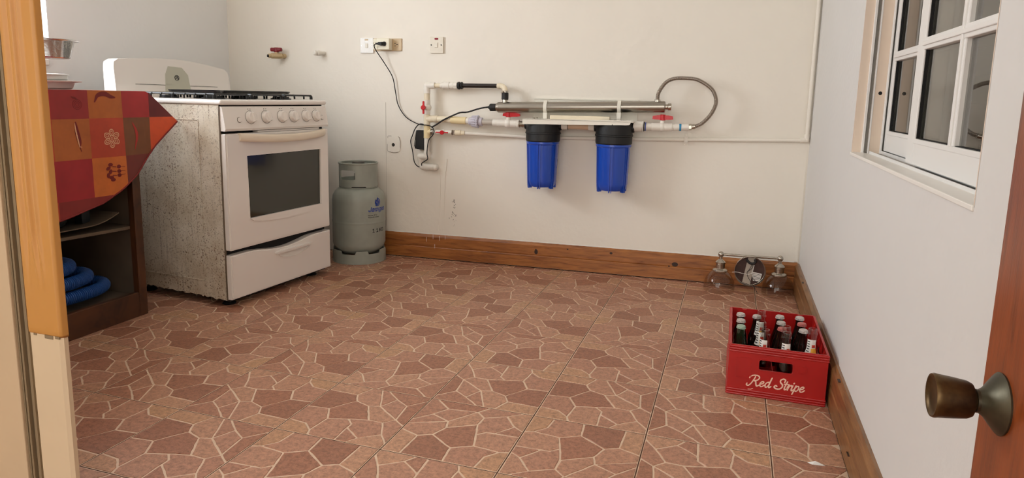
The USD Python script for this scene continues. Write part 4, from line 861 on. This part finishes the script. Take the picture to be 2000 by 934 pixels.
for u in (-.110, .277):
    zc = uz(u); a = np.linspace(math.radians(150), math.radians(-35), 14)
    out = [(.0345 * -math.cos(x) - .0, .0345 * math.sin(x)) for x in a]
    poly = LineString([( .0325 * math.cos(x), .0325 * math.sin(x)) for x in np.radians(np.linspace(60, 330, 24))]).buffer(.0028)
    m_ = prism(poly, .018); m_.apply_transform(np.array([[0, 0, 1, u - .009], [1, 0, 0, -.088], [0, 1, 0, zc], [0, 0, 0, 1.0]]))
    m_.vertices[:, 1] = -.088 - (m_.vertices[:, 1] + .088) * -1
    uv.part('clip', [m_, bx(u - .011, u + .011, -.112, -.080, .8365, zc - .028, .001)], 'bracket', smooth=30, label='off-white plastic clip')

hs = wall_thing('steel_hose', 'braided steel hose looping from the steel tube to the outlet valve', 'hose', .6, .82, .09)
hp_ = [P(.4665, .945, .088), P(.4675, .972, .088), P(.476, .996, .088), P(.497, .1 + .928, .087), P(.520, 1.046, .086), P(.550, 1.055, .084), P(.588, 1.057, .082), P(.645, 1.053, .08), P(.678, 1.040, .078), P(.705, 1.024, .077), P(.732, 1.000, .077), P(.748, .968, .077), P(.752, .938, .078), P(.744, .908, .08), P(.728, .877, .083), P(.702, .846, .087), P(.680, .828, .09), P(.655, .818, .09)]
hc = spline(hp_, 26); seg = np.r_[0, np.cumsum(np.linalg.norm(np.diff(hc, axis=0), axis=1))]
sN = np.linspace(0, seg[-1], 560); hc2 = np.c_[[np.interp(sN, seg, hc[:, k]) for k in range(3)]].T
hs.part('braid', tube(hc2, .0095, 12, radii=.0094 + .0013 * np.sin(sN / .0034 * 2 * math.pi / 1.35)), 'steel_dark', smooth=True)
hs.part('hose_nut', [cyl(P(.466, .916, .088), P(.466, .934, .088), .0165, 6, .001), cyl(P(.466, .932, .088), P(.467, .950, .088), .0145, 18, .002)], 'chrome')
hs.part('hose_nut', [cyl(P(.628, .8145, .09), P(.642, .8155, .09), .0150, 6, .001), cyl(P(.640, .8155, .09), P(.660, .819, .09), .0125, 18, .002)], 'chrome')

# ================================================================ CRATE AND BOTTLES
CX0, CX1, CY0, CY1, CHt = .884, 1.180, .376, .800, .170
cr = Thing('bottle_crate', 'red plastic bottle crate lettered Red Stripe, on the floor by the right wall', 'crate', loc=((CX0 + CX1) / 2, CY0, 0))
hw = (CX1 - CX0) / 2; D = CY1 - CY0; tk = .006
def crate_wall(poly, frontal=True): return poly
fpoly = rrect(-hw, hw, 0, CHt, .004).difference(rrect(-.054, .046, .094, .128, .006))
bpoly = rrect(-hw, hw, 0, CHt, .004)
for u in (-.5, 0, .5):
    bpoly = bpoly.difference(Point(u * hw * 1.33, CHt + .004).buffer(.010)) if u else bpoly
rims = []
for z in (.004, .012, .020, CHt - .005, CHt - .013, CHt - .021):
    rims.append(tube([(-hw, 0, z), (hw, 0, z)], .0032, 8)); rims.append(tube([(-hw, D, z), (hw, D, z)], .0032, 8)); rims.append(tube([(-hw, 0, z), (-hw, D, z)], .0032, 8)); rims.append(tube([(hw, 0, z), (hw, D, z)], .0032, 8))
def yz_panel(poly, x0, x1):
    m_ = prism(poly, x1 - x0); m_.apply_transform(np.array([[0, 0, 1, x0], [1, 0, 0, 0], [0, 1, 0, 0], [0, 0, 0, 1.0]])); return m_
spoly = rrect(tk + .0002, D - tk - .0002, 0.0002, CHt - .0002, .002).difference(rrect(D / 2 - .05, D / 2 + .05, .094, .128, .006))
cr.part('front_wall', tr(to_xz(prism(fpoly, tk)), 0, tk, 0), 'crate', smooth=20)
cr.part('back_wall', tr(to_xz(prism(bpoly, tk)), 0, D, 0), 'crate', smooth=20)
cr.part('side_wall', yz_panel(spoly, -hw, -hw + tk), 'crate', smooth=20)
cr.part('side_wall', yz_panel(spoly, hw - tk, hw), 'crate', smooth=20)
cr.part('rim_bead', rims, 'crate')
cr.part('base', bx(-hw + .002, hw - .002, .002, D - .002, .002, .010), 'crate', smooth=False)
dv = []
cxm = (CX0 + CX1) / 2
XD = [CX0 + tk, .9475, 1.0215, 1.086, CX1 - tk]
for x in XD[1:-1]: dv.append(bx(x - cxm - .001, x - cxm + .001, tk, D - tk, .010, .085))
for q, ys in enumerate(((.456, .526, .596, .668, .735), (.402 - .0, .467, .533, .597, .66, .73), (.4362, .4898, .550, .620, .69, .745), (.434, .4965, .559, .630, .70, .75))):
    for y in ys: dv.append(bx(XD[q] - cxm, XD[q + 1] - cxm, y - CY0 - .0008, y - CY0 + .0008, .010, .070))
for k in range(1, 6):
    for sx in (-1, 1): dv.append(hull([(sx * (hw - tk), D * k / 6 + a, z) for a in (-.012, .012) for z in (.125, CHt - .012)] + [(sx * (hw - tk - .006), D * k / 6, z) for z in (.13, CHt - .030)]))
cr.part('bottle_divider', dv, 'crate', smooth=False)
cr.part('handle_frame', to_xz(prism(rrect(-.057, .049, .091, .131, .008).difference(rrect(-.054, .046, .094, .128, .006)), .002)), 'crate', smooth=20)
cr.part('recess_frame', [to_xz(prism(rrect(-.125, -.075, .06, .13, .004).difference(rrect(-.123, -.077, .062, .128, .003)), .0012)), to_xz(prism(rrect(.063, .090, .098, .124, .003).difference(rrect(.065, .088, .1, .122, .002)), .0012))], 'crate', smooth=False)
# script lettering from brush strokes
def strokes(lines, w):
    return unary_union([LineString(spline(l, 8)).buffer(ww * w) for l, ww in lines])
GL = {
 'R': ([([(-.95, .28), (-.98, .02), (-.62, -.10), (-.25, .35), (.05, 1.2), (.18, 1.72)], 1.0), ([(-.78, 1.25), (-.72, 1.65), (-.2, 1.98), (.55, 1.98), (.92, 1.62), (.70, 1.15), (.12, .95)], 1.0), ([(.12, .95), (.45, .85), (.62, .35), (.85, .0), (1.18, .18)], 1.05)], 1.12),
 'e': ([([(.06, .42), (.5, .58), (.66, .84), (.44, 1.0), (.14, .76), (.06, .36), (.28, .02), (.62, .08), (.88, .36)], .95)], .86),
 'd': ([([(.70, .86), (.42, 1.0), (.08, .66), (.10, .16), (.34, .0), (.66, .40)], .95), ([(.86, 1.85), (.74, 1.0), (.70, .28), (.84, .02), (1.10, .24)], 1.1)], 1.1),
 'S': ([([(1.02, 1.38), (1.08, 1.80), (.66, 1.98), (.26, 1.70), (.34, 1.28), (.76, .92), (.86, .46), (.52, .04), (-.12, .0), (-.5, .28), (-.34, .58), (-.08, .46)], 1.1)], 1.0),
 't': ([([(.36, 1.55), (.24, .9), (.16, .26), (.32, .02), (.58, .24)], 1.05), ([(-.06, 1.06), (.62, 1.12)], .8)], .56),
 'r': ([([(-.02, .55), (.16, 1.05), (.20, .86), (.14, .02)], 1.0), ([(.15, .40), (.34, .88), (.56, 1.0), (.62, .82)], 1.0)], .60),
 'i': ([([(.16, .96), (.08, .30), (.20, .02), (.44, .22)], 1.1), ([(.24, 1.40), (.26, 1.46)], 1.2)], .44),
 'p': ([([(.20, 1.02), (.10, .2), (-.02, -.62)], 1.1), ([(.15, .55), (.40, .98), (.72, .90), (.74, .36), (.46, .02), (.16, .16)], .95)], .86)}
def script(word, w=.115):
    x, out = 0, []
    for ch in word:
        l, adv = GL[ch]; g_ = strokes(l, w)
        out.append(affinity.translate(g_, x, 0)); x += adv * 1.12
    return unary_union(out), x
wa, xa = script('Red'); wb_, xb = script('Stripe')
txt = unary_union([wa, affinity.translate(wb_, xa + .95, 0)]); txt = affinity.affine_transform(txt, [1, .22, 0, 1, 0, 0])
b0 = txt.bounds; k = .178 / (b0[2] - b0[0]); txt = affinity.affine_transform(txt, [k, 0, 0, k * 1.05, -b0[0] * k - .090, -b0[1] * k + .026])
cr.part('lettering', to_xz(prism(txt.simplify(.0002), .0008)), 'crate_print', smooth=False, label='pale script lettering Red Stripe')
cr.part('scratch', to_xz(prism(LineString(spline([(-.082, .024), (-.074, .025), (-.068, .029)], 5)).buffer(.0009), .0005)), 'crate_print', smooth=False)

BZ = .0105
def stubby(name, label, x, y, glass, capm, h=.190, group=None):
    b = Thing(name, label, 'bottle', loc=(x, y, BZ), group='capped bottles in the red crate')
    R_ = .0255
    b.part('glass', lathe([(0, 0), (R_ - .003, 0), (R_, .004), (R_, h * .52), (R_ * .94, h * .60), (R_ * .66, h * .74), (.0135, h * .84), (.0125, h * .93), (.0142, h * .935), (.0142, h * .965), (0, h * .965)], 28), glass, smooth=35)
    n = 42; pr = []
    cap = [(0, h * .965 + .0055), (.0115, h * .965 + .0055), (.0138, h * .965 + .004), (.0150, h * .965 - .0045), (.0135, h * .965 - .0045)]
    c_ = lathe(cap, n); v_ = c_.vertices; low = v_[:, 2] < h * .965
    a_ = np.arctan2(v_[:, 1], v_[:, 0]); v_[low, :2] *= (1 + .05 * np.cos(a_[low] * 21))[:, None]
    b.part('cap', c_, capm, smooth=30)
def clear(name, label, x, y, h, lab=None):
    b = Thing(name, label, 'bottle', loc=(x, y, BZ), group='open clear bottles in the red crate')
    R_ = .0255
    prof = [(R_ - .004, .0), (R_, .004), (R_, h * .50), (R_ * .92, h * .57), (R_ * .60, h * .70), (.0145, h * .78), (.0135, h * .90), (.0155, h * .91), (.0155, h * .93), (.0135, h * .94), (.0142, h * .985), (.0130, h), (.0100, h), (.0105, h * .94), (.0112, h * .80), (R_ * .55, h * .69), (R_ - .004, h * .55), (R_ - .004, .008), (0, .008)]
    b.part('glass', lathe([(0, 0)] + prof, 28), 'glass_clear', smooth=35)
    z0, z1 = h * .62, h * .82
    def r_at(z):
        return float(np.interp(z, [h * .50, h * .57, h * .70, h * .78, h * .90], [R_, R_ * .92, R_ * .60, .0145, .0135])) + .0006
    if lab:
        def band(a0, a1, za, zb, mat, nm, off=0.0, lbl=None):
            A = np.radians(np.linspace(a0, a1, 13)); Z = np.linspace(za, zb, 6)
            V = [((r_at(z) + off) * math.cos(a), (r_at(z) + off) * math.sin(a), z) for z in Z for a in A]; F = []
            for i in range(5):
                for q in range(12): F += [(i * 13 + q, i * 13 + q + 1, (i + 1) * 13 + q + 1), (i * 13 + q, (i + 1) * 13 + q + 1, (i + 1) * 13 + q)]
            return b.part(nm, trimesh.Trimesh(V, F, process=False), mat, smooth=True, label=lbl)
        f0 = lab
        lp = band(f0 - 55, f0 + 60, z0, z1 + .004, 'label_white', 'neck_label')
        band(f0 + 5, f0 + 60, z0 + .001, z0 + .018, 'label_yellow', 'label_patch', .0003, 'yellow label patch')
        band(f0 + 12, f0 + 50, z0 + .020, z0 + .030, 'label_red', 'label_patch', .0003, 'red label patch')
        for q in range(5): band(f0 - 45, f0 - 12, z0 + .006 + q * .008, z0 + .009 + q * .008, 'black_print', 'label_bar', .0003)
BB = [('brown capped bottle in the crate, back of the left column', .918, .632, 'cap_silver'), ('brown capped bottle in the crate, middle of the left column', .918, .560, 'cap_silver'),
      ('brown capped bottle in the crate, behind the clear bottles of the second column', .972, .628, 'cap_silver'),
      ('brown capped bottle in the crate, back of the third column', 1.050, .655, 'cap_silver'), ('brown capped bottle in the crate, middle of the third column', 1.050, .585, 'cap_silver'), ('brown bottle with a red cap in the crate, beside two clear necks', 1.049, .517, 'cap_red'),
      ('brown capped bottle in the crate, back of the right column', 1.116, .665, 'cap_silver'), ('brown bottle with a worn red cap, second in the right column', 1.117, .595, 'cap_red'), ('brown capped bottle in the crate, beside the rightmost clear neck', 1.116, .523, 'cap_silver')]
for lb, x, y, c_ in BB: stubby('beer_bottle', lb, x, y, 'glass_brown', c_)
stubby('beer_bottle', 'dark green bottle with a pale green cap at the left front of the crate', .918, .492, 'glass_green', 'cap_green')
CB = [('open clear bottle standing tallest at the back of the crate', .983, .565, .226, 250), ('open clear bottle in the crate with a yellow and white neck label, second column', .983, .502, .206, 250), ('open clear bottle at the front of the crate, second column, above the handle hole', .992, .432, .203, 240),
      ('open clear bottle in the crate between red-capped brown bottles', 1.057, .463, .212, None), ('open clear bottle with a yellow label at the front of the crate, third column', 1.056, .4095, .208, 262), ('open clear bottle with an orange and white label at the right of the crate', 1.138, .470, .212, 255)]
for lb, x, y, h, la in CB: clear('clear_bottle', lb, x, y, h, la)

# ================================================================ VANITY LIGHT ON THE FLOOR
vl = Thing('vanity_light', 'nickel bath light with two clear glass shades standing on the floor in the corner', 'light fixture', loc=(.97, 1.66, 0), rz=TD * 1.3)
for sx in (-1, 1):
    x = sx * .140
    sh_ = lathe([(.0755, .0), (.0770, .010), (.0765, .030), (.072, .055), (.060, .078), (.045, .094), (.034, .101), (.030, .104), (.0275, .1035), (.032, .099), (.043, .0915), (.058, .0765), (.070, .054), (.0745, .030), (.0750, .010), (.0740, .0)], 44)
    sp2 = vl.part('glass_shade', tr(sh_, x, 0, .0005), 'shade_glass', smooth=40)
    vl.part('shade_holder', tr(lathe([(0, .096), (.028, .096), (.036, .100), (.037, .106), (.034, .110), (.026, .113), (.0225, .116), (.0225, .138), (.0245, .141), (.0245, .147), (.019, .153), (.013, .158), (.008, .163), (.008, .178), (0, .178)], 32), x, 0, 0), 'chrome', smooth=30)
    vl.part('ball_joint', sphere((x, 0, .187), .0145, 3), 'chrome')
vl.part('cross_bar', cyl((-.140, 0, .187), (.140, 0, .187), .0062, 16), 'chrome')
bp = vl.part('wall_plate', [tr(rot(lathe([(0, 0), (.070, 0), (.0735, .003), (.0745, .022), (.0725, .022), (.0715, .005), (.068, .003), (0, .003)], 48), 90, (1, 0, 0)), .0, -.016, .118)], 'chrome', smooth=30)
def disc_plate(poly, d, y): return tr(to_xz(prism(poly, d)), 0, y, .118)
disc = Point(0, 0).buffer(.070)
vl.part('backing_sheet', disc_plate(disc, .001, -.0195), M['dark_red'] if False else pm('rust_brown', '#4a2f27', .6, var=.4, vscale=60), parent=bp, smooth=False)
vl.part('mounting_strap', disc_plate(Polygon([(-.012, .069), (.022, .066), (.006, -.069), (-.032, -.06)]).intersection(disc), .003, -.0205), 'cardboard', parent=bp, smooth=False)
vl.part('rating_label', disc_plate(Polygon([(.008, -.002), (.058, -.010), (.050, -.050), (.018, -.048)]).intersection(disc), .001, -.0235), 'label_white', parent=bp, smooth=False)
vl.part('label_lines', [disc_plate(LineString([(.012, -.010 - q * .0075), (.052, -.016 - q * .0065)]).buffer(.0009), .0006, -.0244) for q in range(5)], 'black_print', parent=bp, smooth=False)
vl.part('ring_cord', [tr(rot(trimesh.creation.torus(.009, .0009, 24, 6), 90, (1, 0, 0)), -.002, -.027, .112)], 'cardboard', parent=bp)
vl.part('wire_nut', [tube(spline([(-.020, -.03, .175), (-.006, -.033, .162), (.010, -.034, .158), (.022, -.032, .166), (.020, -.03, .180)], 6), .006, 10)], 'black_rubber')
vl.part('black_wire', [tube(spline([(.004, -.030, .160), (.012, -.030, .145), (.004, -.031, .128), (-.012, -.032, .115), (-.010, -.034, .095), (.010, -.036, .062), (.034, -.045, .028), (.040, -.05, .010)], 8), .0013, 6), tube(spline([(-.004, -.030, .160), (.004, -.031, .147), (-.002, -.031, .130), (-.010, -.032, .116)], 8), .0013, 6), tube(spline([(.010, -.030, .09), (.025, -.034, .075), (.038, -.034, .060)], 6), .0012, 6)], 'black_rubber', smooth=True)
vl.part('white_wire', tube(spline([(-.085, -.055, .113), (-.060, -.048, .113), (-.030, -.038, .105), (-.008, -.032, .102), (.008, -.030, .108), (.014, -.029, .125), (.018, -.028, .150)], 8), .0016, 6), 'wire_white', smooth=True)

# ================================================================ CABINET, CLOTH AND WHAT IS ON AND IN IT
cbx = -1.475
cb = Thing('cabinet', 'open-fronted dark wooden cabinet under the printed tablecloth', 'cabinet', loc=(cbx, -.2, 0))
# local: x back is negative, y from -.62 to .53
Yn, Yf = -.53, .528
cb.part('side_panel', bx(-.60, -.022, Yf - .018, Yf, 0, .915), 'cab_inner', smooth=False)
cb.part('side_panel', bx(-.60, -.022, Yn, Yn + .018, 0, .915), 'cab_inner', smooth=False)
cb.part('back_panel', bx(-.60, -.59, Yn + .018, Yf - .018, .0, .915), 'cab_inner', smooth=False)
cb.part('corner_post', [bx(-.022, 0, Yf - .040, Yf, 0, .915, .002), bx(-.026, .003, Yf - .042, Yf - .034, .09, .915, .001)], 'wood_cab', smooth=False)
cb.part('corner_post', bx(-.022, 0, Yn, Yn + .040, 0, .915, .002), 'wood_cab', smooth=False)
cb.part('bottom_rail', bx(-.022, -.0005, Yn + .040, Yf - .040, 0, .104, .002), 'wood_cab', smooth=False)
cb.part('top_rail', bx(-.022, -.0005, Yn + .040, Yf - .040, .80, .915, .002), 'wood_cab', smooth=False)
shv = bx(-.588, -.024, Yn + .02, Yf - .02, .372, .384); shv = shv.subdivide().subdivide().subdivide().subdivide()
v = shv.vertices; v[:, 2] += .018 * (1 - ((v[:, 1] - (Yn + Yf) / 2) / .55) ** 2) * 0 - .0 + .028 * np.clip((.45 - v[:, 1]) / 1.0, 0, 1) ** 1.0
cb.part('shelf', shv, 'hardboard', smooth=False)
cb.part('cabinet_floor', bx(-.588, -.024, Yn + .02, Yf - .02, .072, .084), 'cab_inner', smooth=False)
cb.part('tabletop', bx(-.62, .006, Yn - .01, Yf + .012, .915, .933, .002), 'wood_cab', smooth=False)
# bent hardboard sheet on the shelf
tv = []; n = 16
for k in range(n + 1):
    y = -.30 + .53 * k / n; zz = .414 + .034 * (max(0, (y - .09)) / .14) ** 2
    tv.append((y, zz))
P_ = tv + [(a, b_ + .004) for a, b_ in tv[::-1]]
ms_ = prism(Polygon(P_), .30); ms_.apply_transform(np.array([[0, 0, 1, -1.79], [1, 0, 0, 0], [0, 1, 0, 0], [0, 0, 0, 1.0]]))
solid('curled_board', ms_, 'hardboard', 'thin curled board lying on the cabinet shelf', 'board', smooth=40)
cy_ = Thing('storage_jar', 'dark round pot standing on the curled board in the cabinet', 'pot', loc=(-1.60, -.005, .4185))
cy_.part('pot', lathe([(0, 0), (.060, 0), (.075, .02), (.080, .06), (.076, .085), (.070, .085), (.070, .01), (0, .01)], 32), 'dark_item')
cy_.part('pot_lid', lathe([(0, .086), (.078, .086), (.078, .092), (.03, .104), (.012, .106), (.012, .12), (0, .12)], 28), 'dark_item')
pk = Thing('paper_packet', 'small dark packet with a pale label in the upper part of the cabinet', 'packet', loc=(-1.56, .125, .4215), rz=12)
pk.part('packet_body', hull([(x, y, z) for x in (-.015, .015) for y in (-.022, .022) for z in (0, .085)] + [(0, y, .10) for y in (-.018, .018)]), 'dark_item', smooth=False)
pk.part('packet_label', bx(.0152, .016, -.014, .014, .06, .08), 'label_white', smooth=False)
# corrugated pool hose in three loose coils
cpts = []
for k in range(0, 46):
    a = k / 46 * 3 * 2 * math.pi + math.radians(215); turn = k / 46 * 3
    cpts.append((-1.628 + .108 * math.cos(a), .020 - .062 * turn + (.262 - .012 * turn) * math.sin(a), .1095 + .056 * turn + .018 * (1 - math.sin(a))))
hcp = spline(cpts, 40); seg = np.r_[0, np.cumsum(np.linalg.norm(np.diff(hcp, axis=0), axis=1))]; nn = int(seg[-1] / .0016)
sN = np.linspace(0, seg[-1], nn); hcp = np.c_[[np.interp(sN, seg, hcp[:, k]) for k in range(3)]].T
solid('pool_hose', tube(hcp, .024, 18, radii=.0228 + .0024 * np.sign(np.sin(sN * 2 * math.pi / .0085))), 'hose_blue', 'blue corrugated hose coiled at the bottom of the cabinet', 'hose', smooth=40)

# ---- tablecloth
X0 = -1.4655
YS = [-.74, -.640, -.492, -.343, -.193, -.043, .107, .256, .388, .405, .54]
ZS = [.9365, .831, .680, .530, .380, .23]
PRINT = {(5, 0): '#8a1f1d', (6, 0): '#a5581c', (7, 0): '#9b1c1f', (8, 0): '#5c1518', (9, 0): '#5c1518', (5, 1): '#a2571f', (6, 1): '#a83a1d', (7, 1): '#6e3f1e', (8, 1): '#c24a22', (9, 1): '#c24a22',
         (5, 2): '#95191f', (6, 2): '#bd6422', (7, 2): '#6a231c', (8, 2): '#b8332c', (9, 2): '#b8332c', (5, 3): '#7a1c18', (6, 3): '#7a1c18', (7, 3): '#7a1c18'}
EDGE = [(-.74, .35), (-.5, .38), (-.25, .42), (-.046, .462), (.143, .503), (.229, .547), (.308, .601), (.408, .71), (.460, .757), (.521, .810)]
def hem(y): return float(np.interp(y, [e[0] for e in EDGE], [e[1] for e in EDGE]))
def top_z(y): return .9365 if y <= .383 else max(hem(y), .9365 - (y - .383) / (.521 - .383) * (.9365 - .812))
cells = []; cols = []; allv = []; allf = []; base = 0
cor = ['#8a1f1d', '#a5581c', '#9b1c1f', '#bd6422', '#6a231c', '#a83a1d']
def surf(y, z):
    """where the drape's point (y, z) hangs: gentle waves, and the flare beyond the corner swinging out"""
    x = X0 + .004 * math.sin(y * 21 + z * 4) * (.94 - z) / .4 + .010 * (.94 - z) * math.sin(y * 9)
    if y > .383: x += .10 * (y - .383) - .0
    return x
for i in range(len(YS) - 1):
    for j in range(len(ZS) - 1):
        ya, yb = YS[i], YS[i + 1]
        cN, rN = 10, 10; grid = []
        col = tuple(1.35 * c_ for c_ in lin(PRINT.get((i, j), cor[(i * 2 + j * 3) % 6])))
        ring = Polygon([(ya, ZS[j + 1]), (yb, ZS[j + 1]), (yb, ZS[j]), (ya, ZS[j])])
        ys = np.linspace(-.74, .521, 60)
        region = Polygon([(y, hem(y)) for y in ys] + [(y, top_z(y)) for y in ys[::-1]]).buffer(0)
        pc = ring.intersection(region)
        if pc.is_empty or pc.area < 1e-5: continue
        for g_ in getattr(pc, 'geoms', [pc]):
            if g_.geom_type != 'Polygon' or g_.area < 1e-6: continue
            # cut into small cells so that the cloth can wave
            for yy in np.arange(math.floor(g_.bounds[0] / .03) * .03, g_.bounds[2], .03):
                for zz in np.arange(math.floor(g_.bounds[1] / .03) * .03, g_.bounds[3], .03):
                    q = g_.intersection(sbox(yy, zz, yy + .03, zz + .03))
                    for h_ in getattr(q, 'geoms', [q]):
                        if h_.geom_type != 'Polygon' or h_.area < 1e-8: continue
                        v2, f2 = trimesh.creation.triangulate_polygon(h_, engine='earcut')
                        allv.append(np.array([(surf(y, z), y, z) for y, z in v2])); allf.append(f2 + base); base += len(v2); cols.append(np.tile(col, (len(v2), 1)))
# the top of the cloth on the cabinet
for i in range(len(YS) - 2):
    for k in range(4):
        xa, xb = X0 - .15 * (k + 1), X0 - .15 * k; ya, yb = YS[i], min(YS[i + 1], .385)
        if yb <= ya: continue
        V_ = np.array([(xa, ya, .9368), (xb, ya, .9368), (xb, yb, .9368), (xa, yb, .9368)]); allv.append(V_); allf.append(np.array([(0, 1, 2), (0, 2, 3)]) + base); base += 4; cols.append(np.tile(lin(cor[(i + k * 2) % 6]), (4, 1)))
tc = Thing('tablecloth', 'tablecloth printed with red, orange and brown squares hanging over the cabinet', 'tablecloth', loc=(X0, .0, .9365), anchor=(X0, 0, .9365))
cv_ = np.vstack(allv); cf_ = np.vstack(allf)
cm = trimesh.Trimesh(cv_, cf_, process=False); cm.apply_translation(-tc.anchor)
co = usdkit.mesh(stage, tc.path + '/cloth', cm, M['cloth'], smooth=True)
UsdGeom.PrimvarsAPI(co).CreatePrimvar('print', Sdf.ValueTypeNames.Color3fArray, 'vertex').Set(Vt.Vec3fArray.FromNumpy(np.vstack(cols).astype(np.float32)))
hem_pts = [(surf(y, z) + .0005, y, z) for y, z in [(y, hem(y)) for y in np.linspace(-.74, .521, 60)]] + [(surf(y, top_z(y)) + .0005, y, top_z(y)) for y in np.linspace(.515, .40, 8)]
tc.part('hem', tube(hem_pts[:60], .0032, 8), 'cloth_hem', smooth=True)
# a back layer gives the cloth thickness
def motif(name, polys, mat, label=None, off=.0008):
    ms2 = []
    u_ = unary_union(polys)
    for g_ in getattr(u_, 'geoms', [u_]):
        if g_.area < 1e-8: continue
        v2, f2 = trimesh.creation.triangulate_polygon(g_, engine='earcut')
        ms2.append(trimesh.Trimesh(np.array([(surf(y, z) + off, y, z) for y, z in v2]), f2, process=False))
    tc.part(name, ms2, mat, smooth=False, label=label)
fc = (.197, .752)
pet = []
for k in range(6):
    a = math.radians(k * 60 + 30); c0 = np.array(fc) + .0225 * np.array([math.cos(a), math.sin(a)])
    e_ = affinity.rotate(affinity.scale(Point(0, 0).buffer(1), .0150, .0115), math.degrees(a), origin=(0, 0)); e_ = affinity.translate(e_, *c0)
    e2 = affinity.translate(affinity.rotate(affinity.scale(Point(0, 0).buffer(1), .0085, .0055), math.degrees(a), origin=(0, 0)), *c0)
    pet.append(e_.difference(affinity.scale(e_, .78, .72)).difference(Point(fc).buffer(.011))); pet.append(e2.difference(affinity.scale(e2, .62, .5)))
pet.append(Point(fc).buffer(.0115).difference(Point(fc).buffer(.009))); pet.append(Point(fc).buffer(.005).difference(Point(fc).buffer(.003)))
motif('printed_flower', pet, 'cloth_cream', 'cream outlined six-petal flower print')
ch = LineString(spline([(.053, .812), (.055, .77), (.061, .735), (.067, .712), (.068, .700)], 8))
def taper(pts, w):
    P2 = spline(pts, 8); return unary_union([Point(p).buffer(w * math.sin(math.pi * (.08 + .84 * i / (len(P2) - 1))) + .0006) for i, p in enumerate(P2)] + [LineString(P2).buffer(.0006)])
motif('printed_chili', [taper([(.050, .818), (.053, .785), (.060, .750), (.063, .732)], .0085), LineString([(.063, .732), (.062, .722), (.066, .710)]).buffer(.0016)], 'cloth_dark', 'dark red upright chilli print')
motif('printed_highlight', [taper([(.046, .815), (.048, .790), (.055, .750), (.060, .725)], .0025), LineString([(.058, .728), (.068, .726)]).buffer(.001)], 'cloth_cream', off=.0012)
motif('printed_chili', [taper([(.135, .894), (.150, .918), (.180, .924), (.205, .914), (.225, .9105)], .0085)], 'cloth_dark', 'dark red arched chilli print')
motif('printed_chili', [taper([(.300, .810), (.315, .780), (.318, .750), (.305, .705)], .006)], 'cloth_red', 'faint red curved chilli print')
beet = []
for k, z in enumerate((.640, .622, .606)):
    beet += [affinity.scale(Point(.218, z).buffer(.0075), 1.2, 1.0), LineString([(.222, z), (.246, z - .002 + .002 * k)]).buffer(.0009), LineString([(.205, z), (.190, z + .002)]).buffer(.0016)]
for q in ((.182, .650), (.172, .636), (.180, .622), (.170, .608), (.183, .600), (.190, .590)):
    beet.append(affinity.rotate(affinity.scale(Point(q).buffer(.009), 1.15, .75), 30 * (q[1] * 1000 % 5)))
motif('printed_beets', beet, 'cloth_dark', 'dark red bunch of beets print')
rg_ = [Point(.062, .884).buffer(r).difference(Point(.062, .884).buffer(r - .0016)) for r in (.007, .013, .019)]
motif('printed_tomato', rg_ + [taper([(.04, .912), (.052, .908), (.062, .903)], .003)], 'cloth_dark', 'dark ringed tomato print')

# ---- things on the cloth and the sill
cn = Thing('storage_canister', 'white canister on the tablecloth, almost hidden behind the orange casing', 'canister', loc=(-1.80, .135, .9375))
cn.part('canister_body', lathe([(0, 0), (.046, 0), (.049, .003), (.049, .108), (0, .108)], 32), 'tub_plastic')
cn.part('canister_lid', lathe([(0, .1085), (.051, .1085), (.051, .118), (.047, .121), (0, .121)], 32), 'tub_plastic')
ft = Thing('foil_tray', 'crinkled silver foil tray with a white card lid, highest of the stacked containers', 'tray', loc=(-1.80, .195, .9375 + .1215))
cr_ = lathe([(0, 0), (.096, 0), (.102, .004), (.118, .066), (.134, .068), (.137, .071), (.133, .072), (.116, .070), (.098, .007), (0, .003)], 56)
v = cr_.vertices; an = np.arctan2(v[:, 1], v[:, 0]); v[:, :2] *= (1 + np.where((v[:, 2] > .003) & (v[:, 2] < .0665), .016, 0.0) * np.sin(an * 14))[:, None]
ft.part('tray', cr_, 'foil', smooth=25)
ft.part('tray_lid', lathe([(0, .0722), (.130, .0722), (.131, .0735), (0, .076)], 40), 'label_white', label='white card lid')
pt = Thing('plastic_tub', 'clear plastic tub stack, lower wide tub on the tablecloth', 'tub', loc=(-1.615, .068, .9375))
pt.part('tub', lathe([(0, 0), (.075, 0), (.082, .005), (.090, .026), (.112, .028), (.114, .032), (.110, .033), (.088, .031), (.079, .008), (0, .004)], 40), 'tub_plastic')
pt2 = Thing('plastic_dish', 'shallow pale plastic dish turned over on the plastic tub', 'dish', loc=(-1.615, .035, .971))
pt2.part('dish', lathe([(0, 0), (.088, 0), (.094, .004), (.094, .016), (.100, .018), (.100, .022), (.086, .024), (0, .026)], 40), 'tub_plastic')
# a shard of clear plastic on the floor
ps = solid('plastic_scrap', tr(hull([(0, 0, .0005), (.03, .004, .0005), (.045, -.004, .0005), (.012, -.008, .0005), (.02, .0, .008), (.030, -.002, .006)]), 1.095, -.005, 0), 'tub_plastic', 'tiny clear plastic scrap on the floor near the right baseboard', 'scrap', smooth=False)
